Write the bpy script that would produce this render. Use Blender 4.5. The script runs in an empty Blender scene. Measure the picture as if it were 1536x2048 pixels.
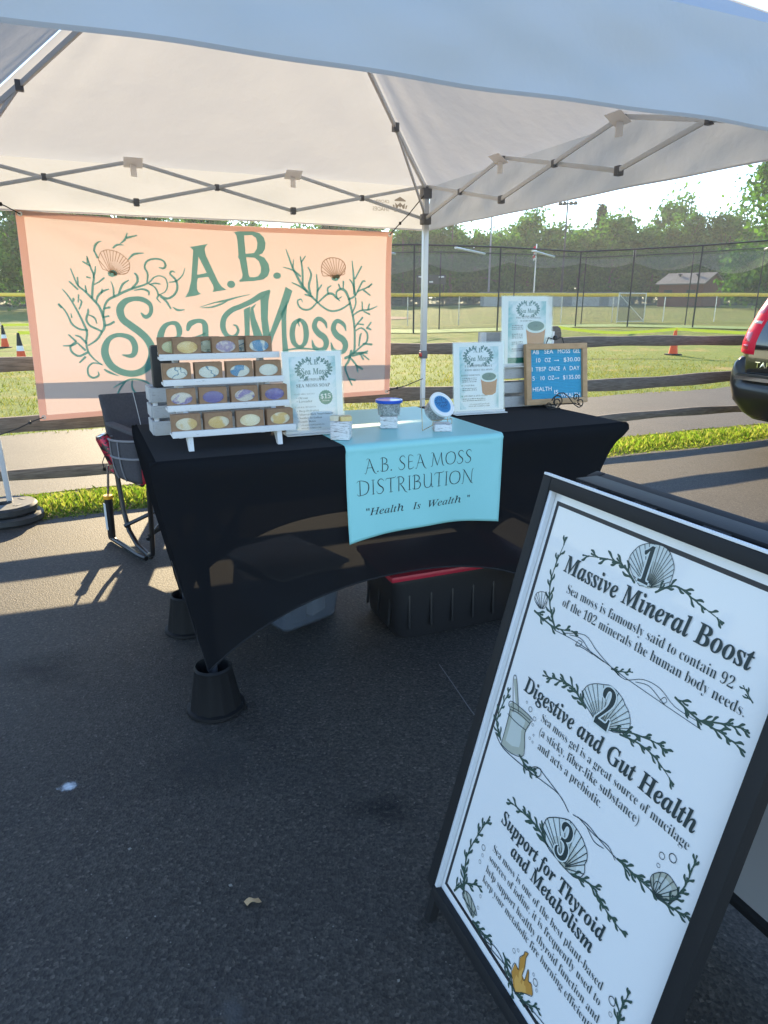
import bpy, bmesh, math, random
import numpy as np
from mathutils import Matrix, Vector
R = math.radians
D = bpy.data
SC = bpy.context.scene
COL = SC.collection
rnd = random.Random(7)
nr = np.random.RandomState(11)

# ------------------------------------------------------------------ camera, sky, sun, exposure
CAM_H, PITCH = 1.342, .299
cd = D.cameras.new('camera'); cam = D.objects.new('camera', cd); COL.objects.link(cam)
cam.location = (0, 0, CAM_H); cam.rotation_euler = (math.pi/2 - PITCH, 0, 0)
cd.sensor_fit = 'HORIZONTAL'; cd.sensor_width = 36; cd.lens = 1348/1536*36
cd.clip_start = .05; cd.clip_end = 2000
SC.camera = cam
SUN_EL, SUN_AZ = R(20.8), math.atan2(-.165, .986)
W = D.worlds.new('World'); SC.world = W; W.use_nodes = True
wn = W.node_tree.nodes; bg = wn['Background']
sky = wn.new('ShaderNodeTexSky'); sky.sky_type = 'NISHITA'; sky.sun_disc = False
sky.sun_elevation = SUN_EL; sky.sun_rotation = SUN_AZ; sky.altitude = 100
sky.air_density = 1.0; sky.dust_density = 0.0; sky.ozone_density = 2.0
tint = wn.new('ShaderNodeMix'); tint.data_type = 'RGBA'; tint.blend_type = 'MULTIPLY'; tint.inputs[0].default_value = 1; tint.inputs[7].default_value = (.98, 1.0, 1.05, 1)
W.node_tree.links.new(sky.outputs[0], tint.inputs[6]); W.node_tree.links.new(tint.outputs[2], bg.inputs[0]); bg.inputs[1].default_value = .15
sl = D.lights.new('sun', 'SUN'); so = D.objects.new('sun', sl); COL.objects.link(so)
sl.energy = 5.0; sl.angle = R(.5); sl.color = (1, .80, .50)
sd = Vector((math.sin(SUN_AZ)*math.cos(SUN_EL), math.cos(SUN_AZ)*math.cos(SUN_EL), math.sin(SUN_EL)))
so.rotation_euler = sd.to_track_quat('Z', 'Y').to_euler()
so.location = (0, 0, 30)
SC.view_settings.view_transform = 'Standard'; SC.view_settings.look = 'None'
SC.view_settings.exposure = 1.6; SC.view_settings.gamma = 1.0
SC.render.engine = 'CYCLES'
SC.cycles.max_bounces = 10; SC.cycles.diffuse_bounces = 4; SC.cycles.glossy_bounces = 4
SC.cycles.transmission_bounces = 8; SC.cycles.transparent_max_bounces = 32
SC.cycles.use_denoising = True; SC.cycles.denoising_input_passes = 'RGB_ALBEDO_NORMAL'; SC.cycles.denoising_prefilter = 'ACCURATE'
SC.cycles.use_adaptive_sampling = False
SC.cycles.sample_clamp_indirect = 6

# ------------------------------------------------------------------ the stall's frame: a runs along the back of the tent, b away from the camera
YA = .413
U = Vector((math.cos(YA), math.sin(YA), 0)); N = Vector((-math.sin(YA), math.cos(YA), 0))
C0 = Vector((.309, 5.432, 0))
def at(a, b, z=0): return C0 + U*a + N*b + Vector((0, 0, z))
ZT = .889                                                   # table top

# ------------------------------------------------------------------ materials
def newmat(name):
    m = D.materials.new(name); m.use_nodes = True; nt = m.node_tree
    return m, nt, nt.nodes, nt.links, nt.nodes['Principled BSDF']
def tex(n, l, kind, scale, coord='Object', **kw):
    tc = n.new('ShaderNodeTexCoord'); t = n.new('ShaderNodeTex'+kind); l.new(tc.outputs[coord], t.inputs['Vector'])
    t.inputs['Scale'].default_value = scale
    for k, v in kw.items(): t.inputs[k].default_value = v
    return t
def ramp(n, l, src, stops):
    r = n.new('ShaderNodeValToRGB'); l.new(src, r.inputs[0]); e = r.color_ramp.elements
    while len(e) < len(stops): e.new(.5)
    for i, (p, c) in enumerate(stops): e[i].position = p; e[i].color = (*c, 1) if len(c) == 3 else c
    return r
def bumped(n, l, p, src, dist, strength=.5):
    b = n.new('ShaderNodeBump'); b.inputs['Strength'].default_value = strength; b.inputs['Distance'].default_value = dist
    l.new(src, b.inputs['Height']); l.new(b.outputs[0], p.inputs['Normal']); return b
def M(name, c, rough=.5, metal=0, c2=None, scale=20, bump=0, bscale=None, coat=0, spec=.5, trans=0, alpha=1, stretch=None):
    m, nt, n, l, p = newmat(name)
    p.inputs['Base Color'].default_value = (*c, 1); p.inputs['Roughness'].default_value = rough
    p.inputs['Metallic'].default_value = metal; p.inputs['Coat Weight'].default_value = coat
    p.inputs['Specular IOR Level'].default_value = spec; p.inputs['Transmission Weight'].default_value = trans
    p.inputs['Alpha'].default_value = alpha
    if c2 or bump:
        t = tex(n, l, 'Noise', scale, Detail=6, Roughness=.6)
        if stretch:
            mp = n.new('ShaderNodeMapping'); mp.inputs['Scale'].default_value = stretch
            l.new(t.inputs['Vector'].links[0].from_socket, mp.inputs[0]); l.new(mp.outputs[0], t.inputs['Vector'])
        if c2:
            r = ramp(n, l, t.outputs[0], [(.35, c), (.65, c2)]); l.new(r.outputs[0], p.inputs['Base Color'])
        if bump:
            s = t.outputs[0]
            if bscale: s = tex(n, l, 'Noise', bscale, Detail=4).outputs[0]
            bumped(n, l, p, s, bump)
    return m
def cloth(name, refl, trans, scale=900, rough=.0, sheer=0, wr=.0, back=None):
    """thin fabric: reflects refl, lets trans through diffusely, sheer = the share of open weave"""
    m, nt, n, l, p = newmat(name); out = n['Material Output']; n.remove(p)
    d = n.new('ShaderNodeBsdfDiffuse'); d.inputs[0].default_value = (*refl, 1)
    t = n.new('ShaderNodeBsdfTranslucent'); t.inputs[0].default_value = (*trans, 1)
    a = n.new('ShaderNodeAddShader'); l.new(d.outputs[0], a.inputs[0]); l.new(t.outputs[0], a.inputs[1]); s = a.outputs[0]
    if wr:
        w = tex(n, l, 'Noise', 3.0, Detail=5); b = n.new('ShaderNodeBump'); b.inputs['Distance'].default_value = wr; b.inputs['Strength'].default_value = .6
        l.new(w.outputs[0], b.inputs['Height']); l.new(b.outputs[0], d.inputs['Normal']); l.new(b.outputs[0], t.inputs['Normal'])
    if sheer:
        tr = n.new('ShaderNodeBsdfTransparent'); mx = n.new('ShaderNodeMixShader'); mx.inputs[0].default_value = sheer
        l.new(s, mx.inputs[1]); l.new(tr.outputs[0], mx.inputs[2]); s = mx.outputs[0]
    l.new(s, out.inputs[0]); return m
def leafmat(name, cols, trans=.5, tint=(1.25, 1.35, .55)):
    m, nt, n, l, p = newmat(name); out = n['Material Output']; n.remove(p)
    g = n.new('ShaderNodeNewGeometry')
    r = ramp(n, l, g.outputs['Random Per Island'], [(i/max(1, len(cols)-1), c) for i, c in enumerate(cols)])
    d = n.new('ShaderNodeBsdfDiffuse'); t = n.new('ShaderNodeBsdfTranslucent'); l.new(r.outputs[0], d.inputs[0])
    mc = n.new('ShaderNodeMix'); mc.data_type = 'RGBA'; mc.blend_type = 'MULTIPLY'; mc.inputs[0].default_value = 1
    l.new(r.outputs[0], mc.inputs[6]); mc.inputs[7].default_value = (*tint, 1); l.new(mc.outputs[2], t.inputs[0])
    x = n.new('ShaderNodeMixShader'); x.inputs[0].default_value = trans
    l.new(d.outputs[0], x.inputs[1]); l.new(t.outputs[0], x.inputs[2]); l.new(x.outputs[0], out.inputs[0]); return m
def netmat(name, col, pitch, wire, coords='UV'):
    """open wire or string mesh: diamond lattice of the given pitch (m), see-through between the strands"""
    m, nt, n, l, p = newmat(name); out = n['Material Output']; n.remove(p)
    tc = n.new('ShaderNodeTexCoord'); mp = n.new('ShaderNodeMapping'); mp.inputs['Rotation'].default_value = (0, 0, R(45))
    mp.inputs['Scale'].default_value = (1/pitch,)*3; l.new(tc.outputs['UV'], mp.inputs[0])
    sx = n.new('ShaderNodeSeparateXYZ'); l.new(mp.outputs[0], sx.inputs[0]); vals = []
    for i in (0, 1):
        f = n.new('ShaderNodeMath'); f.operation = 'FRACT'; l.new(sx.outputs[i], f.inputs[0])
        c = n.new('ShaderNodeMath'); c.operation = 'LESS_THAN'; l.new(f.outputs[0], c.inputs[0]); c.inputs[1].default_value = wire; vals.append(c)
    mx = n.new('ShaderNodeMath'); mx.operation = 'MAXIMUM'; l.new(vals[0].outputs[0], mx.inputs[0]); l.new(vals[1].outputs[0], mx.inputs[1])
    d = n.new('ShaderNodeBsdfDiffuse'); d.inputs[0].default_value = (*col, 1); t = n.new('ShaderNodeBsdfTransparent')
    x = n.new('ShaderNodeMixShader'); l.new(mx.outputs[0], x.inputs[0]); l.new(t.outputs[0], x.inputs[1]); l.new(d.outputs[0], x.inputs[2])
    l.new(x.outputs[0], out.inputs[0]); return m

# ------------------------------------------------------------------ mesh builder
def rotz(a): return Matrix.Rotation(a, 3, 'Z')
class MB:
    def __init__(s): s.v = []; s.f = []; s.m = []; s.uv = {}
    def add(s, vs, fs, mi=0, T=None):
        o = len(s.v)
        for v in vs:
            v = Vector(v) if len(v) == 3 else Vector((*v, 0))
            if T is not None: v = T @ v
            s.v.append(v)
        for f in fs: s.f.append(tuple(i+o for i in f)); s.m.append(mi)
        return s
    def box(s, c, d, rot=None, bev=0, mi=0, T=None):
        bm = bmesh.new(); bmesh.ops.create_cube(bm, size=1)
        for v in bm.verts: v.co = Vector((v.co.x*d[0], v.co.y*d[1], v.co.z*d[2]))
        if bev: bmesh.ops.bevel(bm, geom=bm.edges[:], offset=min(bev, min(d)*.45), segments=2, profile=.6, affect='EDGES')
        bm.verts.index_update()
        c = Vector(c)
        vs = [(rot @ v.co if rot is not None else v.co)+c for v in bm.verts]
        fs = [[v.index for v in f.verts] for f in bm.faces]; bm.free()
        return s.add(vs, fs, mi, T)
    def bar(s, p, q, w, h, bev=0, mi=0, up=(0, 0, 1)):
        p, q = Vector(p), Vector(q); d = q-p; L = d.length; x = d/L
        u = Vector(up)
        if abs(x.dot(u)) > .98: u = Vector((0, 1, 0))
        y = u.cross(x).normalized(); z = x.cross(y)
        return s.box((p+q)/2, (L, w, h), Matrix((x, y, z)).transposed(), bev, mi)
    def tube(s, pts, r, n=8, mi=0, caps=True):
        pts = [Vector(p) for p in pts]; k = len(pts); rs = r if hasattr(r, '__len__') else [r]*k
        t0 = (pts[1]-pts[0]).normalized(); a = Vector((0, 0, 1)) if abs(t0.z) < .9 else Vector((1, 0, 0))
        a = (a-t0*a.dot(t0)).normalized(); vs = []; fs = []
        for i, p in enumerate(pts):
            t = (pts[min(i+1, k-1)]-pts[max(i-1, 0)])
            t = t.normalized() if t.length > 1e-9 else t0
            a = (a-t*a.dot(t)); a = a.normalized() if a.length > 1e-6 else t.orthogonal().normalized(); b = t.cross(a)
            for j in range(n):
                th = 2*math.pi*j/n; vs.append(p+(a*math.cos(th)+b*math.sin(th))*rs[i])
        for i in range(k-1):
            for j in range(n):
                j2 = (j+1) % n; fs.append((i*n+j, i*n+j2, (i+1)*n+j2, (i+1)*n+j))
        if caps: fs.append(tuple(range(n))[::-1]); fs.append(tuple(range((k-1)*n, k*n)))
        return s.add(vs, fs, mi)
    def lathe(s, prof, n=24, mi=0, T=None, c=(0, 0, 0)):
        vs = []; fs = []; k = len(prof)
        for r, z in prof:
            for j in range(n):
                th = 2*math.pi*j/n; vs.append((c[0]+r*math.cos(th), c[1]+r*math.sin(th), c[2]+z))
        for i in range(k-1):
            for j in range(n):
                j2 = (j+1) % n; fs.append((i*n+j, i*n+j2, (i+1)*n+j2, (i+1)*n+j))
        return s.add(vs, fs, mi, T)
    def prism(s, poly, z0, z1, mi=0, T=None):
        k = len(poly); vs = [(x, y, z0) for x, y in poly]+[(x, y, z1) for x, y in poly]
        fs = [tuple(range(k))[::-1], tuple(range(k, 2*k))]+[(i, (i+1) % k, k+(i+1) % k, k+i) for i in range(k)]
        return s.add(vs, fs, mi, T)
    def sheet(s, fn, nu, nv, mi=0, uvs=None):
        vs = [fn(i/nu, j/nv) for j in range(nv+1) for i in range(nu+1)]
        fs = [(j*(nu+1)+i, j*(nu+1)+i+1, (j+1)*(nu+1)+i+1, (j+1)*(nu+1)+i) for j in range(nv) for i in range(nu)]
        if uvs is not None:
            o = len(s.v)
            for j in range(nv+1):
                for i in range(nu+1): s.uv[o+j*(nu+1)+i] = uvs(i/nu, j/nv)
        return s.add(vs, fs, mi)
    def build(s, name, mats, parent=None, smooth=35):
        me = D.meshes.new(name); me.from_pydata([tuple(v) for v in s.v], [], s.f)
        for m in (mats if isinstance(mats, (list, tuple)) else [mats]): me.materials.append(m)
        me.polygons.foreach_set('material_index', s.m)
        if s.uv:
            ul = me.uv_layers.new(name='UVMap')
            for lp in me.loops: ul.data[lp.index].uv = s.uv.get(lp.vertex_index, (0, 0))
        me.update()
        if smooth:
            me.polygons.foreach_set('use_smooth', [True]*len(me.polygons)); me.set_sharp_from_angle(angle=R(smooth))
        o = D.objects.new(name, me); COL.objects.link(o)
        if parent: o.parent = parent
        return o
def tag(o, label=None, cat=None, group=None, kind=None):
    if label: o['label'] = label
    if cat: o['category'] = cat
    if group: o['group'] = group
    if kind: o['kind'] = kind
    return o
def thing(name, label, cat, loc=(0, 0, 0), rz=0, group=None):
    o = D.objects.new(name, None); COL.objects.link(o); o.location = loc; o.rotation_euler = (0, 0, rz)
    o.empty_display_size = .1
    return tag(o, label, cat, group)
def copy_tree(o, parent=None):
    c = o.copy(); COL.objects.link(c); c.parent = parent
    for ch in list(o.children): copy_tree(ch, c)
    return c
def struct(o): o['kind'] = 'structure'; return o

# ------------------------------------------------------------------ print: flat ink on a surface
def mbold(s, base=0x1D400, digits=True):
    o = ''
    for c in s:
        if 'A' <= c <= 'Z': o += chr(base+ord(c)-65)
        elif 'a' <= c <= 'z': o += '\u210e' if (base == 0x1D434 and c == 'h') else chr(base+26+ord(c)-97)
        elif '0' <= c <= '9' and digits: o += chr(0x1D7CE+ord(c)-48)
        else: o += c
    return o
STY = {'b': (0x1D400, -.014, 0), 'h': (0x1D468, .006, -.16), 'i': (0x1D434, 0, 0), 'B': (0x1D400, 0, 0), 's': (None, 0, 0), 't': (None, -.02, 0)}
def text2d(body, style, res=3, extrude=0):
    base, off, shear = STY[style]
    c = D.curves.new('txt', 'FONT'); c.body = mbold(body, base) if base else body
    c.offset = off; c.shear = shear; c.resolution_u = res; c.extrude = extrude
    o = D.objects.new('txt', c); COL.objects.link(o)
    dg = bpy.context.evaluated_depsgraph_get(); me = D.meshes.new_from_object(o.evaluated_get(dg))
    vs = [tuple(v.co) for v in me.vertices]; fs = [tuple(p.vertices) for p in me.polygons]
    D.objects.remove(o); D.curves.remove(c); D.meshes.remove(me)
    return vs, fs
def fill2d(loops):
    """triangulated 2D polygon with holes"""
    c = D.curves.new('pl', 'CURVE'); c.dimensions = '2D'; c.fill_mode = 'BOTH'
    for lp in loops:
        sp = c.splines.new('POLY'); sp.points.add(len(lp)-1)
        for i, (x, y) in enumerate(lp): sp.points[i].co = (x, y, 0, 1)
        sp.use_cyclic_u = True
    o = D.objects.new('pl', c); COL.objects.link(o)
    dg = bpy.context.evaluated_depsgraph_get(); me = D.meshes.new_from_object(o.evaluated_get(dg))
    vs = [tuple(v.co)[:2] for v in me.vertices]; fs = [tuple(p.vertices) for p in me.polygons]
    D.objects.remove(o); D.curves.remove(c); D.meshes.remove(me)
    return vs, fs
def smooth_path(pts, k=4):
    P = np.array(pts, float); n = len(P)
    if n < 3: return P
    out = []
    for i in range(n-1):
        p0, p1, p2, p3 = P[max(i-1, 0)], P[i], P[i+1], P[min(i+2, n-1)]
        for j in range(k):
            t = j/k
            out.append(.5*((2*p1)+(-p0+p2)*t+(2*p0-5*p1+4*p2-p3)*t*t+(-p0+3*p1-3*p2+p3)*t**3))
    out.append(P[-1]); return np.array(out)
def ribbon2d(pts, k=4):
    """pts rows (x, y, width) -> a smooth ribbon with rounded ends"""
    S = smooth_path(pts, k); xy = S[:, :2]; w = np.maximum(S[:, 2], 1e-5)*.5
    t = np.gradient(xy, axis=0); t /= np.maximum(np.linalg.norm(t, axis=1, keepdims=True), 1e-9); nn = np.stack([-t[:, 1], t[:, 0]], 1)
    Lp = xy+nn*w[:, None]; Rp = xy-nn*w[:, None]; n = len(S)
    vs = [tuple(p) for p in Lp]+[tuple(p) for p in Rp]; fs = [(i, n+i, n+i+1, i+1) for i in range(n-1)]
    for e, sg in ((0, -1), (n-1, 1)):
        c = xy[e]; base = len(vs)
        for a in (-50, 0, 50):
            d = nn[e]*math.sin(R(-a))*1.0+t[e]*sg*math.cos(R(a)); vs.append(tuple(c+d*w[e]))
        l, r = e, n+e
        fs.append((l, r, base+2, base+1, base) if sg < 0 else (r, l, base, base+1, base+2))
        if True:
            # order the cap by angle so the fan never crosses itself
            ids = list(fs.pop()); cx = np.mean([vs[i] for i in ids], axis=0)
            ids.sort(key=lambda i: math.atan2(vs[i][1]-cx[1], vs[i][0]-cx[0])); fs.append(tuple(ids))
    return vs, fs
class Ink:
    """ink in a sheet's own 2D plane (metres); every patch sits on its own hair-thin layer"""
    def __init__(s, fn, step=.000004, base=.0006): s.mb = MB(); s.fn = fn; s.h = base; s.step = step
    def put(s, geo, mi=0, T=None, grow=0):
        vs, fs = geo; s.h += s.step+grow; out = []
        for v in vs:
            x, y = v[0], v[1]
            if T: x, y = T(x, y)
            out.append(s.fn(x, y, s.h))
        s.mb.add(out, fs, mi); return s
    def text(s, body, style, x0, y0, x1=None, size=None, mi=0, align='l', flip=False, hs=1, gap=0):
        geo = text2d(body, style)
        if not geo[0]: return s
        xs = [v[0] for v in geo[0]]; lo, hi = min(xs), max(xs)
        k = (x1-x0)/(hi-lo) if x1 is not None else size
        kx = k if size is None or x1 is None else k
        ky = size if size else k*hs
        ox = x0
        if x1 is None: ox = x0-{'l': 0, 'c': .5, 'r': 1}[align]*(hi-lo)*k
        if flip: return s.put(geo, mi, lambda x, y: (ox+(hi-x)*kx, y0+y*ky))
        return s.put(geo, mi, lambda x, y: (ox+(x-lo)*kx, y0+y*ky))
    def rect(s, x0, y0, x1, y1, mi=0): return s.put(([(x0, y0), (x1, y0), (x1, y1), (x0, y1)], [(0, 1, 2, 3)]), mi)
    def ellipse(s, cx, cy, rx, ry, mi=0, n=28): return s.put(([(cx+rx*math.cos(2*math.pi*i/n), cy+ry*math.sin(2*math.pi*i/n)) for i in range(n)], [tuple(range(n))]), mi)
    def ring(s, cx, cy, r, w, mi=0, n=14):
        vs = [(cx+q*math.cos(2*math.pi*i/n), cy+q*math.sin(2*math.pi*i/n)) for q in (r-w, r) for i in range(n)]
        return s.put((vs, [(i, (i+1) % n, n+(i+1) % n, n+i) for i in range(n)]), mi)
    def line(s, pts, w, mi=0, k=1): return s.put(ribbon2d([(x, y, w) for x, y in pts], k), mi)
    def leaf(s, x, y, ang, L, w, mi=0):
        pr = [(0, .55), (.3, .55), (.55, .72), (.78, 1.0), (.92, .85), (.99, .4), (1, .05)]; ca, sa = math.cos(ang), math.sin(ang); vs = []
        for sg in (1, -1):
            for t, q in (pr if sg > 0 else pr[::-1]):
                u, v = t*L, sg*q*w*.5; vs.append((x+u*ca-v*sa, y+u*sa+v*ca))
        return s.put((vs, [tuple(range(len(vs)))]), mi)
    def sprig(s, pts, n, L, mi=0, w=None):
        """a seaweed frond: tapering stem, forked leaves to both sides"""
        w = w or L*.21; P = smooth_path(pts, 6); k = len(P)
        s.put(ribbon2d([(x, y, w*(1.1-.8*i/k)) for i, (x, y) in enumerate(P[:, :2])], 1), mi)
        for i in range(n):
            f = (i+.7)/(n+.2); j = min(k-2, int(f*(k-1))); x, y = P[j, :2]; t = P[j+1, :2]-P[max(0, j-1), :2]; a = math.atan2(t[1], t[0])
            sg = 1 if i % 2 else -1; l = L*1.35*(1-.3*f)*rnd.uniform(.75, 1.1); an = a+sg*R(rnd.uniform(24, 40))
            ca, sa = math.cos(an), math.sin(an); b = sg*rnd.uniform(.10, .22)
            tip = [(x, y, w*.8), (x+l*.35*ca-b*.4*l*sa*-1, y+l*.35*sa-b*.4*l*ca, w*.75), (x+l*.75*ca, y+l*.75*sa, w*1.25), (x+l*ca+b*.4*l*sa, y+l*sa-b*.4*l*ca, w*.7)]
            s.put(ribbon2d(tip, 4), mi)
            if i % 3 != 2:
                x2, y2 = tip[1][0], tip[1][1]; a2 = an-sg*R(rnd.uniform(34, 52)); s.put(ribbon2d([(x2, y2, w*.7), (x2+.25*l*math.cos(a2), y2+.25*l*math.sin(a2), w*.8), (x2+.46*l*math.cos(a2+.2*sg), y2+.46*l*math.sin(a2+.2*sg), w*.95)], 3), mi)
        x, y = P[-1, :2]; t = P[-1, :2]-P[-3, :2]; s.leaf(x, y, math.atan2(t[1], t[0]), L*.5, L*.2, mi)
    def build(s, name, mats, parent): return s.mb.build(name, mats, parent, smooth=0)
# ------------------------------------------------------------------ ground
def asphalt(name, dark, light, stone):
    m, nt, n, l, p = newmat(name)
    big = tex(n, l, 'Noise', .9, Detail=5, Roughness=.6); mid = tex(n, l, 'Noise', 85, Detail=6, Roughness=.75); vo = tex(n, l, 'Voronoi', 150, Randomness=1)
    r1 = ramp(n, l, mid.outputs[0], [(.34, dark), (.52, tuple(.55*a+.45*b for a, b in zip(dark, light))), (.70, light)])
    r2 = ramp(n, l, big.outputs[0], [(.3, (.72, .72, .73)), (.5, (1, .99, .97)), (.72, (1.3, 1.26, 1.2))])
    mx = n.new('ShaderNodeMix'); mx.data_type = 'RGBA'; mx.blend_type = 'MULTIPLY'; mx.inputs[0].default_value = 1
    l.new(r1.outputs[0], mx.inputs[6]); l.new(r2.outputs[0], mx.inputs[7])
    sep = n.new('ShaderNodeSeparateColor'); l.new(vo.outputs['Color'], sep.inputs[0])
    rs = ramp(n, l, sep.outputs[0], [(0, (.5, .5, .5)), (.5, (.97, .97, .97)), (.93, (1.3, 1.3, 1.3)), (1, stone)])
    m2 = n.new('ShaderNodeMix'); m2.data_type = 'RGBA'; m2.blend_type = 'MULTIPLY'; m2.inputs[0].default_value = 1; l.new(mx.outputs[2], m2.inputs[6]); l.new(rs.outputs[0], m2.inputs[7])
    l.new(m2.outputs[2], p.inputs['Base Color']); p.inputs['Roughness'].default_value = .72; p.inputs['Specular IOR Level'].default_value = .4
    ad = n.new('ShaderNodeMath'); ad.operation = 'ADD'; l.new(vo.outputs['Distance'], ad.inputs[0]); l.new(mid.outputs[0], ad.inputs[1])
    bumped(n, l, p, ad.outputs[0], .0035, .5); return m
ASPH = asphalt('asphalt', (.026, .0228, .0198), (.076, .066, .056), (2.2, 2.2, 2.1))
ASPHP = asphalt('old asphalt path', (.014, .012, .010), (.090, .077, .064), (1.9, 1.9, 1.9))
def grassmat(name):
    m, nt, n, l, p = newmat(name)
    a = tex(n, l, 'Noise', .55, Detail=8, Roughness=.72); b = tex(n, l, 'Noise', 14, Detail=5, Roughness=.75)
    ra = ramp(n, l, a.outputs[0], [(.34, (.32, .25, .085)), (.46, (.15, .20, .03)), (.55, (.12, .19, .02)), (.68, (.30, .28, .06))])
    rb = ramp(n, l, b.outputs[0], [(.3, (.5, .5, .45)), (.72, (1.35, 1.3, 1.2))])
    mx = n.new('ShaderNodeMix'); mx.data_type = 'RGBA'; mx.blend_type = 'MULTIPLY'; mx.inputs[0].default_value = 1
    l.new(ra.outputs[0], mx.inputs[6]); l.new(rb.outputs[0], mx.inputs[7]); l.new(mx.outputs[2], p.inputs['Base Color'])
    p.inputs['Roughness'].default_value = .9; p.inputs['Specular IOR Level'].default_value = .2
    bumped(n, l, p, b.outputs[0], .05, .7); return m
FIELD = grassmat('mown grass')
SOIL = M('soil', (.10, .075, .05), .95, c2=(.17, .13, .09), scale=40, bump=.01)
DIRT = M('infield dirt', (.24, .15, .095), .95, c2=(.30, .20, .13), scale=3)
TURF = M('artificial turf', (.11, .22, .035), .9, c2=(.14, .26, .05), scale=60)
def sst(t): t = min(1, max(0, t)); return t*t*(3-2*t)
def gh(x, y):
    """height of the field: flat by the lot, lifting a little to the right and towards the far trees"""
    z = .26*sst((x-1)/16)*sst((y-14)/17)
    return z+max(0, y-50)*.0139*(1 if y < 140 else 90/max(1, y-50))
mb = MB(); ys = [-25, -10, 0, 4, 8, 12, 16, 20, 25, 30, 35, 40, 50, 60, 80, 100, 120, 140, 200, 320, 600]
xs = [-400, -150, -80, -50, -30, -20, -12, -6, 0, 3, 6, 9, 12, 15, 18, 24, 32, 50, 80, 150, 400]
mb.sheet(lambda u, v: (lambda x, y: (x, y, gh(x, y)-.02))(xs[round(u*20)], ys[round(v*20)]), 20, 20)
struct(mb.build('field', FIELD))
def strip(name, mat, z, edge0, edge1, a0, a1, n=90):
    m = MB()
    def fn(u, v):
        a = a0+(a1-a0)*u; b = edge0(a)*(1-v)+edge1(a)*v; p = at(a, b, z); return p
    m.sheet(fn, n, 3); return struct(m.build(name, mat))
def wob(a, s, k): return k*(math.sin(a*3.1+s)+.6*math.sin(a*7.7+2*s)+.4*math.sin(a*17.3+3*s))
lot = strip('parking_lot', ASPH, 0, lambda a: -14, lambda a: -.12+wob(a, 1, .02), -16, 22, 260)
strip('footpath', ASPHP, -.006, lambda a: .62+wob(a, 2, .02), lambda a: 3.38+wob(a, 3, .05), -22, 40, 260)
strip('soil', SOIL, -.012, lambda a: -.2, lambda a: .8, -16, 22, 120)
# fine pale crack and a splash of white paint on the asphalt
def flat(name, pts2, mat, z=.004, parent=None):
    m = MB(); m.add([(x, y, z) for x, y in pts2[0]], pts2[1]); return m.build(name, mat, parent, smooth=0)
PALE = M('pale grit', (.16, .15, .145), .9)
ck = [(.215, 2.33, .004), (.262, 2.16, .0035), (.30, 2.02, .004), (.335, 1.92, .003), (.36, 1.82, .002)]
struct(flat('asphalt_crack', ribbon2d(ck, 5), PALE))
def smear(name, x, y, sx, sy, rot, col, dens, scale, z=.003, top=.45):
    """a thin deposit on the asphalt: densest in the middle, broken up by the grain, nothing at its edge"""
    m, nt, n, l, p = newmat(name); out = n['Material Output']; tc = n.new('ShaderNodeTexCoord'); mp = n.new('ShaderNodeMapping'); mp.inputs['Location'].default_value = (-.5, -.5, 0); mp.inputs['Scale'].default_value = (1, 1, 0); l.new(tc.outputs['Generated'], mp.inputs[0])
    ln = n.new('ShaderNodeVectorMath'); ln.operation = 'LENGTH'; l.new(mp.outputs[0], ln.inputs[0])
    t = tex(n, l, 'Noise', scale, Detail=6, Roughness=.7); a = n.new('ShaderNodeMath'); a.operation = 'MULTIPLY_ADD'; l.new(ln.outputs['Value'], a.inputs[0]); a.inputs[1].default_value = -2.0; l.new(t.outputs[0], a.inputs[2])
    a2 = n.new('ShaderNodeMath'); a2.inputs[1].default_value = .5; l.new(a.outputs[0], a2.inputs[0]); r = ramp(n, l, a2.outputs[0], [(dens+.5, (0, 0, 0)), (dens+.85, (top,)*3)]); l.new(r.outputs[0], p.inputs['Alpha']); p.inputs['Base Color'].default_value = (*col, 1); p.inputs['Roughness'].default_value = .9
    b = MB(); c_, s_ = math.cos(rot), math.sin(rot); b.add([(x+px*sx*c_-py*sy*s_, y+px*sx*s_+py*sy*c_, z) for px, py in ((-1, -1), (1, -1), (1, 1), (-1, 1))], [(0, 1, 2, 3)]); struct(b.build(name, m, None, 0))
smear('paint_mark', -.915, 1.632, .050, .036, .3, (.62, .66, .70), .02, 25, top=1)
smear('dust_mark', .35, 2.9, .5, .25, .1, (.06, .053, .046), .08, 8, .0019)
smear('dust_mark', -.95, 1.15, .3, .16, -.5, (.058, .052, .046), .10, 10, .0021)
smear('dust_mark', -.30, .985, .10, .13, .2, (.12, .115, .11), .22, 30)
smear('dust_mark', -.55, 1.75, .45, .22, .6, (.055, .049, .043), .12, 9, .0022)
smear('dust_mark', -1.3, 2.3, .5, .3, .2, (.06, .052, .044), .10, 8, .0018)
smear('oil_stain', .0, 1.55, .22, .13, -.4, (.013, .013, .014), .12, 12, .0024)
mb = MB(); mb.sheet(lambda u, v: (-.33+.032*u-.010*v, 1.232+.012*u+.012*v+.004*math.sin(6*u), .006+.005*math.sin(math.pi*u)), 6, 2)
o = mb.build('wood_chip', M('tan bark', (.42, .27, .13), .8, c2=(.5, .34, .18), scale=200)); o.location = (.012, -.005, 0)
tag(o, 'small tan scrap of bark lying on the shaded asphalt', 'scrap')
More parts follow.
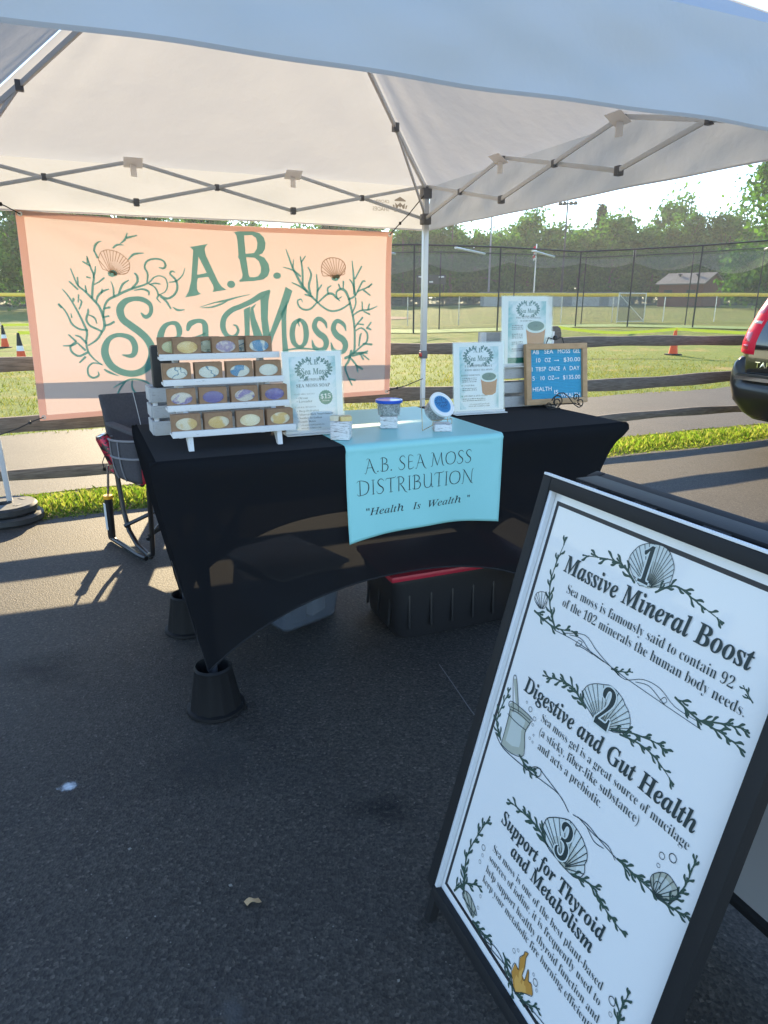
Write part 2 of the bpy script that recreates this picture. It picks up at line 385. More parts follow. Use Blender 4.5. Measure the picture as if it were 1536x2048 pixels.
# the lighter turf strip under the batting cage, and a patch of bare infield
mb = MB()
CG = [(-9, 35.6), (1.6, 33.6), (6.0, 35.0), (10.6, 37.6), (12.6, 36.2), (14.6, 33.6), (17.0, 30.6), (20, 26.5)]
def cg(u):
    t = u*(len(CG)-1); i = min(len(CG)-2, int(t)); f = t-i; return (CG[i][0]*(1-f)+CG[i+1][0]*f, CG[i][1]*(1-f)+CG[i+1][1]*f)
mb.sheet(lambda u, v: (lambda x, y: (x+v*.8, y+v*4.5, gh(x+v*.8, y+v*4.5)+.012))(*cg(u)), 42, 5)
struct(mb.build('turf', TURF))
mb = MB(); mb.add([(-2.2+4.6*math.cos(t), 62+5.2*math.sin(t), gh(0, 62+5.2*math.sin(t))+.03) for t in [2*math.pi*i/30 for i in range(30)]], [tuple(range(30))])
struct(mb.build('infield_dirt', DIRT))
# ------------------------------------------------------------------ grass: real blades and leaves, too many to count
G1 = leafmat('verge leaf', [(.06, .12, .02), (.14, .22, .035), (.21, .28, .055), (.27, .28, .09), (.29, .27, .12)], .62, (1.2, 1.3, .6))
G2 = leafmat('dry grass blade', [(.11, .14, .03), (.17, .19, .045), (.22, .21, .075), (.27, .24, .11)], .45)
def blades(name, P, H, Wd, lean, mat, label, broad=False):
    n = len(P); ang = nr.uniform(0, 2*np.pi, n); la = nr.uniform(0, 2*np.pi, n)
    d = np.stack([np.cos(ang), np.sin(ang), 0*ang], 1)*Wd[:, None]*.5
    top = P+np.stack([np.cos(la)*lean, np.sin(la)*lean, H], 1)
    if broad:
        mid = P+(top-P)*.45; V = np.stack([P, mid+d, top, mid-d], 1).reshape(-1, 3); k = 4
    else: V = np.stack([P-d, P+d, top], 1).reshape(-1, 3); k = 3
    me = D.meshes.new(name); me.vertices.add(n*k); me.vertices.foreach_set('co', V.ravel().astype(np.float32))
    me.loops.add(n*k); me.loops.foreach_set('vertex_index', np.arange(n*k, dtype=np.int32))
    me.polygons.add(n); me.polygons.foreach_set('loop_start', np.arange(n, dtype=np.int32)*k); me.polygons.foreach_set('loop_total', np.full(n, k, dtype=np.int32))
    me.materials.append(mat); me.update(calc_edges=True); me.validate()
    o = D.objects.new(name, me); COL.objects.link(o)
    if label: tag(o, label, 'grass', None, 'stuff')
    return o
def scatter(n, a0, a1, b0, b1, z=-.012):
    a = nr.uniform(a0, a1, n); b = nr.uniform(b0, b1, n)
    return a, b, np.array([tuple(at(x, y, z)) for x, y in zip(a, b)])
n = 95000; a, b, P = scatter(n, -4.2, 7.5, -.15, .62)
dens = np.sin(a*2.3+1)*.25+np.sin(a*5.1)*.15+.75
keep = (nr.uniform(0, 1, n) < dens) & (nr.uniform(0, 1, n) < 1.15-np.abs(b-.27)*1.1) & ~((np.abs(a+1.75) < .35) & (nr.uniform(0, 1, n) < .8))
P = P[keep]; n = len(P); k = nr.uniform(.5, 1.2, n)
hf = np.clip(1.25-2.6*np.abs(b[keep]-.22), .35, 1); k = k*nr.choice([.55, .8, 1.0, 1.5], n, p=[.3, .35, .25, .1])
blades('verge_grass', P, .046*k*hf, .0115*k, .026*k, G1, 'bright green weedy grass verge along the rail fence', True)
n = 16000; a, b, P = scatter(n, -9, 10, 3.28, 6.5, -.02); k = nr.uniform(.5, 1.2, n)
P1 = P; n = 26000; a, b, P = scatter(n, -16, 20, 6, 16, -.02); k2 = nr.uniform(.5, 1.2, n)
blades('field_grass', np.concatenate([P1, P]), np.concatenate([.05*k, .055*k2]), np.concatenate([.013*k, .022*k2]), np.concatenate([.03*k, .035*k2]), G2, 'mown yellow-green grass between the path and the ball field')

n = 900; gx_ = nr.uniform(-1.6, 1.4, n); gy_ = nr.uniform(.75, 4.2, n); k = nr.uniform(.0008, .0028, n)*(1+(nr.uniform(0, 1, n) > .97)*1.2)
V = []; F = []
for i in range(n):
    r = k[i]; o = len(V); a = nr.uniform(0, 6.28)
    for th, rr in ((0, 1), (1.4, .8), (2.9, 1.1), (4.4, .9)): V.append((gx_[i]+r*rr*math.cos(th+a), gy_[i]+r*rr*math.sin(th+a), .0012))
    V.append((gx_[i]+r*.2, gy_[i], .001+r*.9)); F += [(o+q, o+(q+1) % 4, o+4) for q in range(4)]
mb = MB(); mb.add(V, F); o = mb.build('grit', M('loose grit', (.09, .085, .08), .8, c2=(.22, .21, .19), scale=3), None, 0); o['kind'] = 'stuff'; o['label'] = 'loose grit and tiny stones scattered on the shaded asphalt'
# ------------------------------------------------------------------ split-rail fence
def woodmat(name, c1, c2, sx=(1, 1, 1), scale=8, bump=.004, rough=.85):
    m, nt, n, l, p = newmat(name)
    tc = n.new('ShaderNodeTexCoord'); mp = n.new('ShaderNodeMapping'); mp.inputs['Scale'].default_value = sx; l.new(tc.outputs['Object'], mp.inputs[0])
    t = n.new('ShaderNodeTexNoise'); t.inputs['Scale'].default_value = scale; t.inputs['Detail'].default_value = 8; t.inputs['Roughness'].default_value = .65; l.new(mp.outputs[0], t.inputs[0])
    r = ramp(n, l, t.outputs[0], [(.32, c1), (.68, c2)]); l.new(r.outputs[0], p.inputs['Base Color']); p.inputs['Roughness'].default_value = rough
    bumped(n, l, p, t.outputs[0], bump, .7); return m
RAILW = woodmat('weathered fence wood', (.085, .068, .055), (.24, .20, .165), (1, 12, 12))
FB = .38                                                   # the fence line
fence = thing('rail_fence', 'weathered grey wooden rail fence with three rails on grass verge', 'fence', at(0, FB, 0), YA)
px_ = [-8.7, -5.3, -1.9, 1.5, 4.9, 8.3, 11.7, 15.1]
for x in px_:
    m = MB(); h = 1.17+rnd.uniform(-.02, .02); w = .075
    prof = [(-w, -.25), (w, -.25), (w, h-.07), (w*.8, h-.02), (w*.35, h), (-w*.35, h), (-w*.8, h-.02), (-w, h-.07)]
    m.prism(prof, -.055, .055, 0, Matrix(((1, 0, 0), (0, 0, 1), (0, 1, 0))))
    for v in m.v: v.x += x
    m.build('post', RAILW, fence, 30)
for i in range(len(px_)-1):
    x0, x1 = px_[i], px_[i+1]; mid = (x0+x1)/2
    dz = -.045 if mid < -2 else 0.0
    for z, h in ((.985, .098), (.60, .118), (.245, .082)):
        m = MB(); j = [rnd.uniform(-.012, .012) for _ in range(6)]
        def fn(u, v):
            x = x0-.02+(x1-x0+.04)*u; k = 2*math.pi*v; zz = z+dz+j[0]*(1-u)+j[1]*u+.014*math.sin(u*5+j[2]*300)
            return (x, .022*math.copysign(abs(math.cos(k))**.5, math.cos(k)), zz+(h*.5+.004*math.sin(u*21+j[3]*500))*math.copysign(abs(math.sin(k))**.35, math.sin(k)))
        m.sheet(fn, 24, 12); o = m.build('rail', RAILW, fence, 40)

# ------------------------------------------------------------------ batting cage
DKM = M('dark painted pipe', (.02, .024, .022), .5); GALV = M('galvanised pipe', (.55, .57, .58), .3, .9)
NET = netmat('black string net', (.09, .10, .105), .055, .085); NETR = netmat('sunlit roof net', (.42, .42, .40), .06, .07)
WIRE = netmat('wire mesh', (.16, .17, .17), .075, .085)
cage = thing('batting_cage', 'tall black pipe batting cage hung with netting beyond the rail fence', 'batting cage')
TOPZ = 4.0
near = [(-9, 35.6), (-3.5, 34.6), (1.42, 33.7), (5.7, 35.2), (10.45, 38.2), (12.7, 36.5), (15.1, 34.2), (17.2, 31.0), (19.5, 27.5)]
far = [(x+1.6, y+4.6) for x, y in near]
for line, r in ((near, .04), (far, .032)):
    for x, y in line:
        m = MB(); m.tube([(x, y, gh(x, y)-.2), (x, y, TOPZ)], r, 8); m.build('post', DKM, cage)
    m = MB(); m.tube([(x, y, TOPZ) for x, y in line], r, 8); m.build('top_rail', DKM, cage)
    m = MB()
    for i in range(len(line)-1):
        (xa, ya), (xb, yb) = line[i], line[i+1]; L = math.hypot(xb-xa, yb-ya)
        m.sheet(lambda u, v: (xa+(xb-xa)*u+.06*math.sin(9*u)*math.sin(3*v), ya+(yb-ya)*u+.05*math.sin(7*u+2*v), (gh(xa, ya)*(1-u)+gh(xb, yb)*u)*(1-v)+(TOPZ-.05)*v), 8, 5, 0, lambda u, v: (u*L+i*9.3, v*4))
    m.build('net_panel', NET, cage)
for i, (x0, y0, x1, y1) in enumerate(((3.4, 34.4, 5.4, 38.6), (7.5, 36.4, 9.7, 41), (12.7, 36.5, 14.3, 41.1), (-1.2, 34.2, .6, 38.6), (17.2, 31, 18.8, 35.6))):
    m = MB(); m.tube([(x0, y0, TOPZ-.08), (x1, y1, TOPZ-.08)], .055, 10); m.build('cross_pipe', GALV, cage)
m = MB()
def rf(u, v):
    t = u*(len(near)-1); i = min(len(near)-2, int(t)); f = t-i
    a = [near[i][k]*(1-f)+near[i+1][k]*f for k in (0, 1)]; b = [far[i][k]*(1-f)+far[i+1][k]*f for k in (0, 1)]
    return (a[0]*(1-v)+b[0]*v, a[1]*(1-v)+b[1]*v, TOPZ-.12-1.15*math.sin(math.pi*v)*(.55+.45*math.sin(math.pi*f))*(.75+.25*math.sin(u*9)))
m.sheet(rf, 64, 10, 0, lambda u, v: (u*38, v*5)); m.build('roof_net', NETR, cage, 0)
# ------------------------------------------------------------------ chain-link fence with the yellow safety cap
YCAP = M('yellow safety cap', (.85, .56, .07), .6, c2=(.9, .62, .10), scale=2)
fx = thing('chain_link_fence', 'grey chain-link fence with yellow cap along its top behind batting cage', 'fence')
def fz(x): return gh(x, 46)
for k in range(28):
    x = -42+k*3.35; m = MB(); m.tube([(x, 46, fz(x)-.2), (x, 46, 1.9)], .03, 6); m.build('post', GALV, fx)
m = MB(); m.sheet(lambda u, v: (-44+96*u, 46, fz(-44+96*u)*(1-v)+1.88*v), 30, 2, 0, lambda u, v: (u*96, v*1.9)); m.build('wire_mesh', WIRE, fx, 0)
m = MB(); m.tube([(-44+96*i/60, 46, 1.93+.015*math.sin(i*1.7)) for i in range(61)], .115, 8); m.build('safety_cap', YCAP, fx)
fb = thing('backstop_fence', 'dark mesh screened fence far across the field left of the banner', 'fence')
DMESH = M('dark windscreen mesh', (.045, .055, .055), .9, alpha=.8)
for k in range(12):
    x = -75+k*4; m = MB(); m.tube([(x, 96, gh(x, 96)-.2), (x, 96, gh(x, 96)+3.2)], .06, 6); m.build('post', DKM, fb)
m = MB(); m.sheet(lambda u, v: (-77+48*u, 96, gh(0, 96)+.4+2.8*v), 6, 1); m.build('screen', DMESH, fb, 0)
# long low dark fence and store rooms at the far side of the field
f3 = thing('perimeter_fence', 'low dark fence line along the far edge of the ball field', 'fence')
for k in range(30):
    x = -60+k*5; m = MB(); m.tube([(x, 118, gh(x, 118)-.2), (x, 118, gh(x, 118)+1.5)], .05, 6); m.build('post', DKM, f3)
m = MB(); m.sheet(lambda u, v: (-62+150*u, 118, gh(0, 118)+.05+1.35*v), 6, 1); m.build('screen', M('dark screen', (.07, .08, .08), .9, alpha=.72), f3, 0)
# scoreboard
BLK = M('scoreboard black', (.02, .022, .025), .6); WHT = M('board white', (.7, .72, .72), .6)
sb = thing('scoreboard', 'black scoreboard with white panels standing before the far trees', 'scoreboard', (7.4, 112, gh(7, 112)))
m = MB(); m.box((0, 0, 4.1), (4.6, .3, 1.4), None, .04); m.build('panel', BLK, sb)
for x in (-2, 2): m = MB(); m.tube([(x, .2, -.3), (x, .2, 3.6)], .1, 8); m.build('post', DKM, sb)
m = MB()
for x, z, w in ((-1.5, 4.5, .95), (1.6, 4.5, .85), (0, 3.75, .6)): m.box((x, -.17, z), (w, .04, .22))
m.build('digit_panel', WHT, sb)
# flag on its pole: red and white stripes, furled
fp = thing('flagpole', 'grey flagpole with a small drooping red and white flag', 'flagpole', (13.1, 62, gh(13, 62)))
m = MB(); m.tube([(0, 0, -.3), (0, 0, 5.9)], [.07, .05], 8); m.build('pole', GALV, fp)
RED = M('flag red', (.55, .04, .05), .8); m = MB()
m.sheet(lambda u, v: (-.02-.24*u+.04*math.sin(7*v), .07*math.sin(9*u+3*v), 5.80-1.15*v-.15*u), 8, 12)
for i in range(len(m.f)): m.m[i] = (i//16) % 2
m.build('flag', [RED, WHT], fp)
# floodlight poles
def floodlight(x, y, h, label):
    t = thing('floodlight_pole', label, 'light pole', (x, y, gh(x, y)), rnd.uniform(-.3, .3), 'floodlight poles behind the ball field')
    m = MB(); m.tube([(0, 0, -.5), (0, 0, h)], [.2, .11], 8); m.build('pole', DKM if h < 15.5 else M('pole grey', (.25, .26, .26), .7), t)
    m = MB(); m.bar((-1.3, 0, h-.4), (1.3, 0, h-.4), .12, .12); m.build('crossarm', DKM, t)
    for sx in (-1.1, -.45, .5, 1.15):
        m = MB(); m.lathe([(.05, .25), (.22, .18), (.34, -.1), (.36, -.2), (0, -.2)], 10, T=Matrix.Rotation(.5, 3, 'X')); o = m.build('lamp_head', DKM, t); o.location = (sx, 0, h-.35)
floodlight(28.0, 112, 15.3, 'tall dark floodlight pole nearest the middle of the far trees')
floodlight(17.4, 118, 15.6, 'thin grey floodlight pole between the tent post and taller pole')
# ------------------------------------------------------------------ house with a grey roof
BRK = M('red brick', (.16, .055, .04), .85, c2=(.21, .08, .06), scale=6); ROOF = M('grey shingle', (.15, .145, .14), .9, c2=(.20, .19, .185), scale=14)
hs = thing('brick_building', 'low red brick building with grey gabled roof behind the nets', 'building', (45.8, 106, gh(46, 106)), R(-42))
m = MB(); m.box((0, 0, 1.6), (6.2, 8.6, 3.2)); m.build('wall', BRK, hs)
m = MB(); m.add([(3.1, -4.3, 3.2), (3.1, 4.3, 3.2), (3.1, 0, 4.6), (-3.1, -4.3, 3.2), (-3.1, 4.3, 3.2), (-3.1, 0, 4.6)], [(0, 1, 2), (3, 5, 4)]); m.build('gable', BRK, hs, 0)
m = MB()
for s in (-1, 1): m.add([(-3.5, s*4.9, 3.0), (3.5, s*4.9, 3.0), (3.5, 0, 4.62), (-3.5, 0, 4.62), (-3.5, s*4.9, 3.14), (3.5, s*4.9, 3.14), (3.5, 0, 4.76), (-3.5, 0, 4.76)], [(0, 1, 2, 3), (4, 5, 6, 7), (0, 1, 5, 4), (1, 2, 6, 5), (3, 0, 4, 7)])
m.build('roof', ROOF, hs, 0)
for x in (-1.2, 1.3):
    m = MB(); m.lathe([(.12, -.6), (.12, .2), (.3, .2), (.3, .35), (0, .4)], 10); o = m.build('vent', DKM, hs); o.location = (x, -1.6, 4.2)
for x in (-1.7, 1.5):
    m = MB(); m.box((x, -4.32, 1.7), (1.2, .1, 1.2)); m.build('window', DKM, hs)
sh = thing('field_shed', 'long pale grey shed seen under the yellow fence cap', 'shed', (26, 108, gh(26, 108)))
m = MB(); m.box((0, 0, .9), (22, 4, 1.9)); m.build('wall', M('pale block', (.42, .43, .42), .9, c2=(.5, .5, .49), scale=1), sh)
for x in (-8, -3, 1.5, 7): m = MB(); m.box((x, -2.03, .8), (1.4, .1, 1.5)); m.build('door', M('grey door', (.24, .26, .27), .8), sh)
m = MB(); m.box((0, 0, 1.95), (22.6, 4.6, .16)); m.build('roof', ROOF, sh)
gt = thing('cage_gate', 'grey mesh gate panel standing open by the fence', 'gate', (14.35, 43.2, gh(14, 43)), R(25))
m = MB()
for p, q in (((0, 0, .08), (2.2, 0, .08)), ((0, 0, 1.75), (2.2, 0, 1.75)), ((0, 0, 0), (0, 0, 1.8)), ((2.2, 0, 0), (2.2, 0, 1.8)), ((0, 0, 1.7), (2.2, 0, .1))): m.tube([p, q], .03, 6)
m.build('gate_frame', GALV, gt); m = MB(); m.sheet(lambda u, v: (2.2*u, 0, .08+1.67*v), 1, 1, 0, lambda u, v: (u*2.2, v*1.7)); m.build('wire_mesh', netmat('dense mesh', (.16, .17, .17), .05, .3), gt, 0)
# ------------------------------------------------------------------ traffic cones and caution tape
ORG = M('cone orange', (.75, .085, .015), .6); BLKR = M('black rubber', (.02, .02, .02), .7); WST = M('reflective white', (.75, .75, .75), .4)
def cone(x, y, label, coll, h=.71, tilt=0):
    t = thing('traffic_cone', label, 'cone', (x, y, gh(x, y)-.015), rnd.uniform(0, 1), 'traffic cones on the grass')
    m = MB(); m.box((0, 0, .02), (.33, .33, .03), None, .012); m.build('base', BLKR, t)
    r = lambda z: .125-.098*z/h
    m = MB()
    if coll: zs = [(.04, 0), (.30, 0), (.30, 2), (.42, 2), (.42, 1), (h, 1)]
    else: zs = [(.04, 0), (h, 0)]
    for (z0, k), (z1, _) in zip(zs[::2], zs[1::2]): m.lathe([(r(z0), z0), (r(z1), z1)], 20, k)
    m.lathe([(r(h), h), (.0, h+.005)], 20, 1 if coll else 0); m.build('body', [ORG, BLKR, WST], t)
    return t
cone(-8.62, 16.4, 'orange cone with black top and white band nearest the banner', True)
cone(-12.35, 22.6, 'orange and black cone behind the nearest banded cone, left of banner', True)
cone(7.95, 19.0, 'plain orange cone standing behind the right of the rail fence', False)
YT = M('yellow tape', (.85, .80, .05), .4); m = MB()
def tape(name, p, q, sag, label):
    m = MB(); p = Vector(p); q = Vector(q)
    m.sheet(lambda u, v: p.lerp(q, u)+Vector((0, .04*math.sin(11*u), -sag*math.sin(math.pi*u)+(.075*(v-.5)))), 30, 1)
    tag(m.build(name, YT, None, 0), label, 'tape')
tape('caution_tape', (4.9, 19.6, .72), (7.95, 19.0, .70), .12, 'yellow caution tape running left from the plain orange cone')
tape('caution_tape', (7.95, 19.0, .70), (12.5, 17.4, .72), .10, 'yellow caution tape running right from the plain orange cone')
tape('caution_tape', (-8.62, 16.4, .70), (-4.5, 17.3, .75), .03, 'yellow caution tape running right from the nearest banded cone')
tape('caution_tape', (-12.35, 22.6, .70), (-5.5, 25, 1.0), .08, 'yellow caution tape running right from the farther banded cone')
# ------------------------------------------------------------------ trees
BARK = M('bark', (.07, .055, .042), .95, c2=(.13, .105, .08), scale=5, bump=.03)
LV = leafmat('tree leaf', [(.036, .090, .024), (.055, .13, .032), (.08, .165, .04), (.11, .20, .05)], .42, (1.15, 1.4, .6))
LVD = leafmat('dark needle', [(.016, .034, .014), (.028, .05, .018), (.04, .062, .022)], .25, (1.1, 1.2, .7))
def leafcloud(centers, n, size, sprd, mat, name, parent):
    c = np.array(centers); idx = nr.randint(0, len(c), n); P = c[idx, :3]+nr.normal(0, 1, (n, 3))*c[idx, 3:4]*sprd
    nn = nr.normal(0, 1, (n, 3)); nn /= np.linalg.norm(nn, axis=1, keepdims=True); uu = np.cross(nn, nr.normal(0, 1, (n, 3))); uu /= np.linalg.norm(uu, axis=1, keepdims=True); vv = np.cross(nn, uu)
    s = size*nr.uniform(.55, 1.3, (n, 1)); V = np.stack([P-uu*s, P+vv*s*.55, P+uu*s, P-vv*s*.55], 1).reshape(-1, 3)
    me = D.meshes.new(name); me.vertices.add(n*4); me.vertices.foreach_set('co', V.ravel().astype(np.float32)); me.loops.add(n*4); me.loops.foreach_set('vertex_index', np.arange(n*4, dtype=np.int32))
    me.polygons.add(n); me.polygons.foreach_set('loop_start', np.arange(n, dtype=np.int32)*4); me.polygons.foreach_set('loop_total', np.full(n, 4, dtype=np.int32))
    me.materials.append(mat); me.update(calc_edges=True); o = D.objects.new(name, me); COL.objects.link(o); o.parent = parent; return o
def make_tree(h, wid, nl, kind, seed, leaf=.34, low=.2):
    r = random.Random(seed); t = thing('tree' if kind != 'pine' else 'pine_tree', 'x', 'tree'); cs = []
    trunk = [(0, 0, -.6), (r.uniform(-.1, .1), 0, h*.2), (r.uniform(-.3, .3), r.uniform(-.2, .2), h*.5), (r.uniform(-.4, .4), 0, h*.86)]
    m = MB(); m.tube(trunk, [h*.022, h*.018, h*.012, h*.004], 7)
    if kind == 'round':
        for k in range(34):
            th = r.uniform(0, 6.28); q = r.random()**.45; zc = r.uniform(low, 1)
            prof = math.sin(math.pi*min(1, max(.05, (zc-low*.6)/(1.06-low*.6)))**.8)**.7
            x, y, z = wid*.5*prof*q*math.cos(th), wid*.5*prof*q*math.sin(th), h*zc; cs.append((x, y, z-.4, r.uniform(.55, 1.25)*h/14))
            if k % 3 == 0: b = Vector(trunk[2]).lerp(Vector(trunk[1]), r.random()); m.tube([b, b.lerp(Vector((x, y, z)), .5)+Vector((0, 0, .3)), (x, y, z)], [h*.007, h*.005, h*.002], 5)
    elif kind == 'thin':
        for k in range(20):
            z = h*r.uniform(.25, 1.0); th = r.uniform(0, 6.28); q = wid*.5*r.random(); x, y = q*math.cos(th), q*math.sin(th); cs.append((x, y, z, r.uniform(.3, .75)*h/14))
            if k % 2 == 0: m.tube([(0, 0, z*.8), (x*.6, y*.6, z*.92), (x, y, z)], [h*.005, h*.003, h*.0015], 5)
    else:
        for k in range(46):
            f = r.random(); z = h*(.18+.82*f); q = wid*.5*(1.05-f)*math.sqrt(r.random()); th = r.uniform(0, 6.28); x, y = q*math.cos(th), q*math.sin(th); cs.append((x, y, z, .28+.5*(1-f)))
            if k % 3 == 0: m.tube([(0, 0, z), (x, y, z)], [h*.004, h*.0015], 5)
    m.build('trunk', BARK, t, 60)
    leafcloud(cs, nl, leaf, .85, LVD if kind == 'pine' else LV, 'crown', t); return t
protos = {'a': make_tree(14, 10, 5200, 'round', 1, .40), 'b': make_tree(15, 8.5, 4800, 'round', 2, .40, .15), 'c': make_tree(12.5, 11, 5200, 'round', 3, .40, .12),
          'd': make_tree(15, 5, 1500, 'thin', 4), 'e': make_tree(16, 6.5, 3600, 'pine', 5), 'f': make_tree(16.5, 14, 8500, 'round', 6, .36, .1)}
used = set()
def plant(k, x, y, s, label, group='trees along the far side of the ball field', sz=1.0):
    p = protos[k]
    if k in used: o = copy_tree(p)
    else: o = p; used.add(k)
    o.location = (x, y, gh(x, y)); o.rotation_euler = (0, 0, rnd.uniform(0, 6.28)); o.scale = (s, s, s*sz); tag(o, label, 'tree', group); return o
LB = {'a': 'leafy green tree in the hazy tree line across the field', 'b': 'leafy green tree in the hazy tree line across the field', 'c': 'leafy green tree in the hazy tree line across the field', 'd': 'thin sparse tree rising between fuller trees of far tree line', 'e': 'dark pointed conifer in the far tree line'}
x = -62; i = 0
seq = 'abcabacbcab'
while x < 92:
    k = seq[i % len(seq)]; y = 140+rnd.uniform(-4, 6)
    plant(k, x, y, rnd.uniform(1.02, 1.28), LB[k], sz=rnd.uniform(.82, .98)); x += rnd.uniform(4.0, 5.6); i += 1
x = -75
while x < 105:
    k = seq[(i*3+1) % len(seq)]; plant(k, x, 152+rnd.uniform(-3, 5), rnd.uniform(1.05, 1.3), LB[k], sz=rnd.uniform(.92, 1.05)); x += rnd.uniform(5, 7); i += 1
for x, y, s in ((3.6, 134, .98), (12.6, 136, 1.16), (8.2, 137, .9), (60, 141, 1.12), (-3, 137, 1.05)): plant('d', x, y, s, LB['d'])
for x, y, s in ((43.5, 146, 1.14), (-9, 120, .98), (-62, 100, 1.25)): plant('e', x, y, s, LB['e'])
plant('f', 46.5, 86, .99, 'big full green tree rising above the parked vehicle at right', None)
plant('f', 60.5, 95, .98, 'big full green tree behind the biggest one, partly past the frame', None)
for x, y, s, k, lb in ((-53.5, 92, .66, 'c', 'bright green bushy tree just left of the banner, nearest of three'), (-66, 104, .95, 'b', 'dark green tree left of the banner, at the photo edge'), (-60, 118, 1.06, 'a', 'tall dull green tree standing behind the bright bushy tree'),
    (-44, 88, .98, 'b', 'tree whose top shows between banner and canopy, left part'), (-37, 90, .98, 'a', 'tree whose top shows just left of middle above the banner'), (-30, 92, 1.0, 'c', 'broad tree top showing above the middle of the banner'), (-23, 96, .97, 'b', 'tree top showing above the banner beside the open sky gap')):
    plant(k, x, y, s, lb, None)
# shrub layer that closes the tree line near the ground
cs = [(x, 146+rnd.uniform(-4, 8), gh(0, 150)+rnd.uniform(.6, 6.5), rnd.uniform(1, 1.9)) for x in np.arange(-110, 125, 1.0)]
und = leafcloud(cs, 15000, .65, .9, LV, 'undergrowth', None); tag(und, 'dense dark green undergrowth below the far trees', 'undergrowth', None, 'stuff')

# ------------------------------------------------------------------ the morning haze
HZ = D.materials.new('morning haze'); HZ.use_nodes = True; nt = HZ.node_tree; n = nt.nodes; n.remove(n['Principled BSDF'])
vol = n.new('ShaderNodeVolumePrincipled'); vol.inputs['Density'].default_value = .0005; vol.inputs['Color'].default_value = (.90, .95, 1, 1); vol.inputs['Anisotropy'].default_value = .3
nt.links.new(vol.outputs[0], n['Material Output'].inputs['Volume'])
hz = MB().box((0, 80, 14), (420, 260, 32)).build('haze', HZ, None, 0); hz['kind'] = 'stuff'; hz['label'] = 'thin pale morning haze over the whole place'
# ------------------------------------------------------------------ pop-up canopy: local x along the back, local y away from the camera; the back right post is the origin
S = 3.051; ZP, ZB, ZTOP, ZS, ZV, ZA = 2.184, 1.953, 2.17, 1.945, 1.875, 3.15
CANV = cloth('pale canopy fabric', (.385, .425, .48), (.158, .157, .160), wr=.03)
TUBE = M('grey enamelled steel', (.72, .72, .72), .4, .1); LEGM = M('pale grey leg tube', (.62, .63, .65), .35, .2); JNT = M('grey plastic joint', (.16, .16, .17), .5)
PADM = cloth('white webbing pad', (.50, .49, .48), (.50, .48, .46)); REDP = M('red plastic', (.5, .03, .03), .4)
tent = thing('canopy_tent', 'white pop-up canopy with grey scissor trusses over the stall', 'canopy', at(0, 0, 0), YA)
cor = [Vector((0, 0, 0)), Vector((-S, 0, 0)), Vector((-S, -S, 0)), Vector((0, -S, 0))]; apex = Vector((-S/2, -S/2, ZA))
EDGE = .05; EZ = ZP-.013
def outc(c): return Vector((c.x+math.copysign(EDGE, c.x+S/2), c.y+math.copysign(EDGE, c.y+S/2), EZ))
m = MB()
for k in range(4):
    A, B = outc(cor[k]), outc(cor[(k+1) % 4])
    def fn(u, v):
        p = (A.lerp(B, u)).lerp(apex, v); ed = math.sin(math.pi*min(1, v*1.15)); e = math.sin(math.pi*u)*ed
        rad = math.sin(u*70+k)*math.exp(-u*8)+math.sin((1-u)*66+2*k)*math.exp(-(1-u)*8)
        return p+Vector((0, 0, -.05*e*(1-v*.4)+.014*rad*ed*(1-v)+(.008*math.sin(u*11+v*7+k)+.005*math.sin(u*23-v*13))*ed*min(1, 3*math.sin(math.pi*u))))
    m.sheet(fn, 60, 34)
bm_ = m; m.build('roof', CANV, tent, 60)
m = MB()
for k in range(4):
    A, B = outc(cor[k]), outc(cor[(k+1) % 4]); d = (B-A).normalized(); nrm = Vector((d.y, -d.x, 0))
    if nrm.dot(A+B-2*apex) < 0: nrm = -nrm
    def fn(u, v):
        p = A.lerp(B, u); sag = .012*math.sin(math.pi*u)
        return p+Vector((0, 0, -(EZ-ZV)*v+sag*v*.5))+nrm*(.012*math.sin(u*13+k*2)*v+.006*math.sin(u*37+k+v*2)*v+.01*v+(.006*math.sin(u*17+v*5.5+k)+.0035*math.sin(u*41-v*8))*math.sin(math.pi*v))
    m.sheet(fn, 90, 14)
m.build('valance', CANV, tent, 60)
m = MB()
for k in range(4):
    A, B = outc(cor[k]), outc(cor[(k+1) % 4]); d = (B-A).normalized(); nrm = Vector((d.y, -d.x, 0))
    if nrm.dot(A+B-2*apex) < 0: nrm = -nrm
    def hp(u, s): return A.lerp(B, u)+Vector((0, 0, -(EZ-ZV)+.006*math.sin(math.pi*u)+s*.011))+nrm*(.012*math.sin(u*13+k*2)+.006*math.sin(u*37+k+2)+.0135)
    m.sheet(lambda u, v: hp(u, v-.15), 70, 1)
m.build('hem', cloth('doubled hem', (.30, .30, .31), (.16, .15, .15)), tent, 60)
# posts
SPLAY = [(0, 0), (.05, 0), (0, 0), (.22, -.04)]               # how far each foot stands out from under its corner
for i, c in enumerate(cor):
    dx, dy = SPLAY[i]; cx = lambda z: Vector((c.x+dx*(1-z/ZTOP), c.y+dy*(1-z/ZTOP), z))
    m = MB(); m.bar(cx(.96), cx(2.13), .040, .040, .004); p = m.build('post', LEGM, tent)
    m = MB(); m.bar(cx(.01), cx(.99), .032, .032, .004); m.build('inner_leg', LEGM, p)
    f = cx(0); m = MB(); m.box((f.x, f.y, .012), (.1, .1, .012), None, .003); m.build('foot_plate', TUBE, p)
    f = cx(.965); m = MB(); m.box(f, (.052, .052, .06), None, .006); m.box((f.x-.028, f.y-.01, .965), (.02, .03, .03), None, .005, 1); m.build('lock_collar', [JNT, REDP], p)
    m = MB(); m.box((c.x, c.y, ZTOP-.045), (.07, .07, .08), None, .008); m.build('top_bracket', JNT, p)
    f = cx(ZS); m = MB(); m.box(f, (.066, .066, .075), None, .008); m.build('slider', JNT, p)
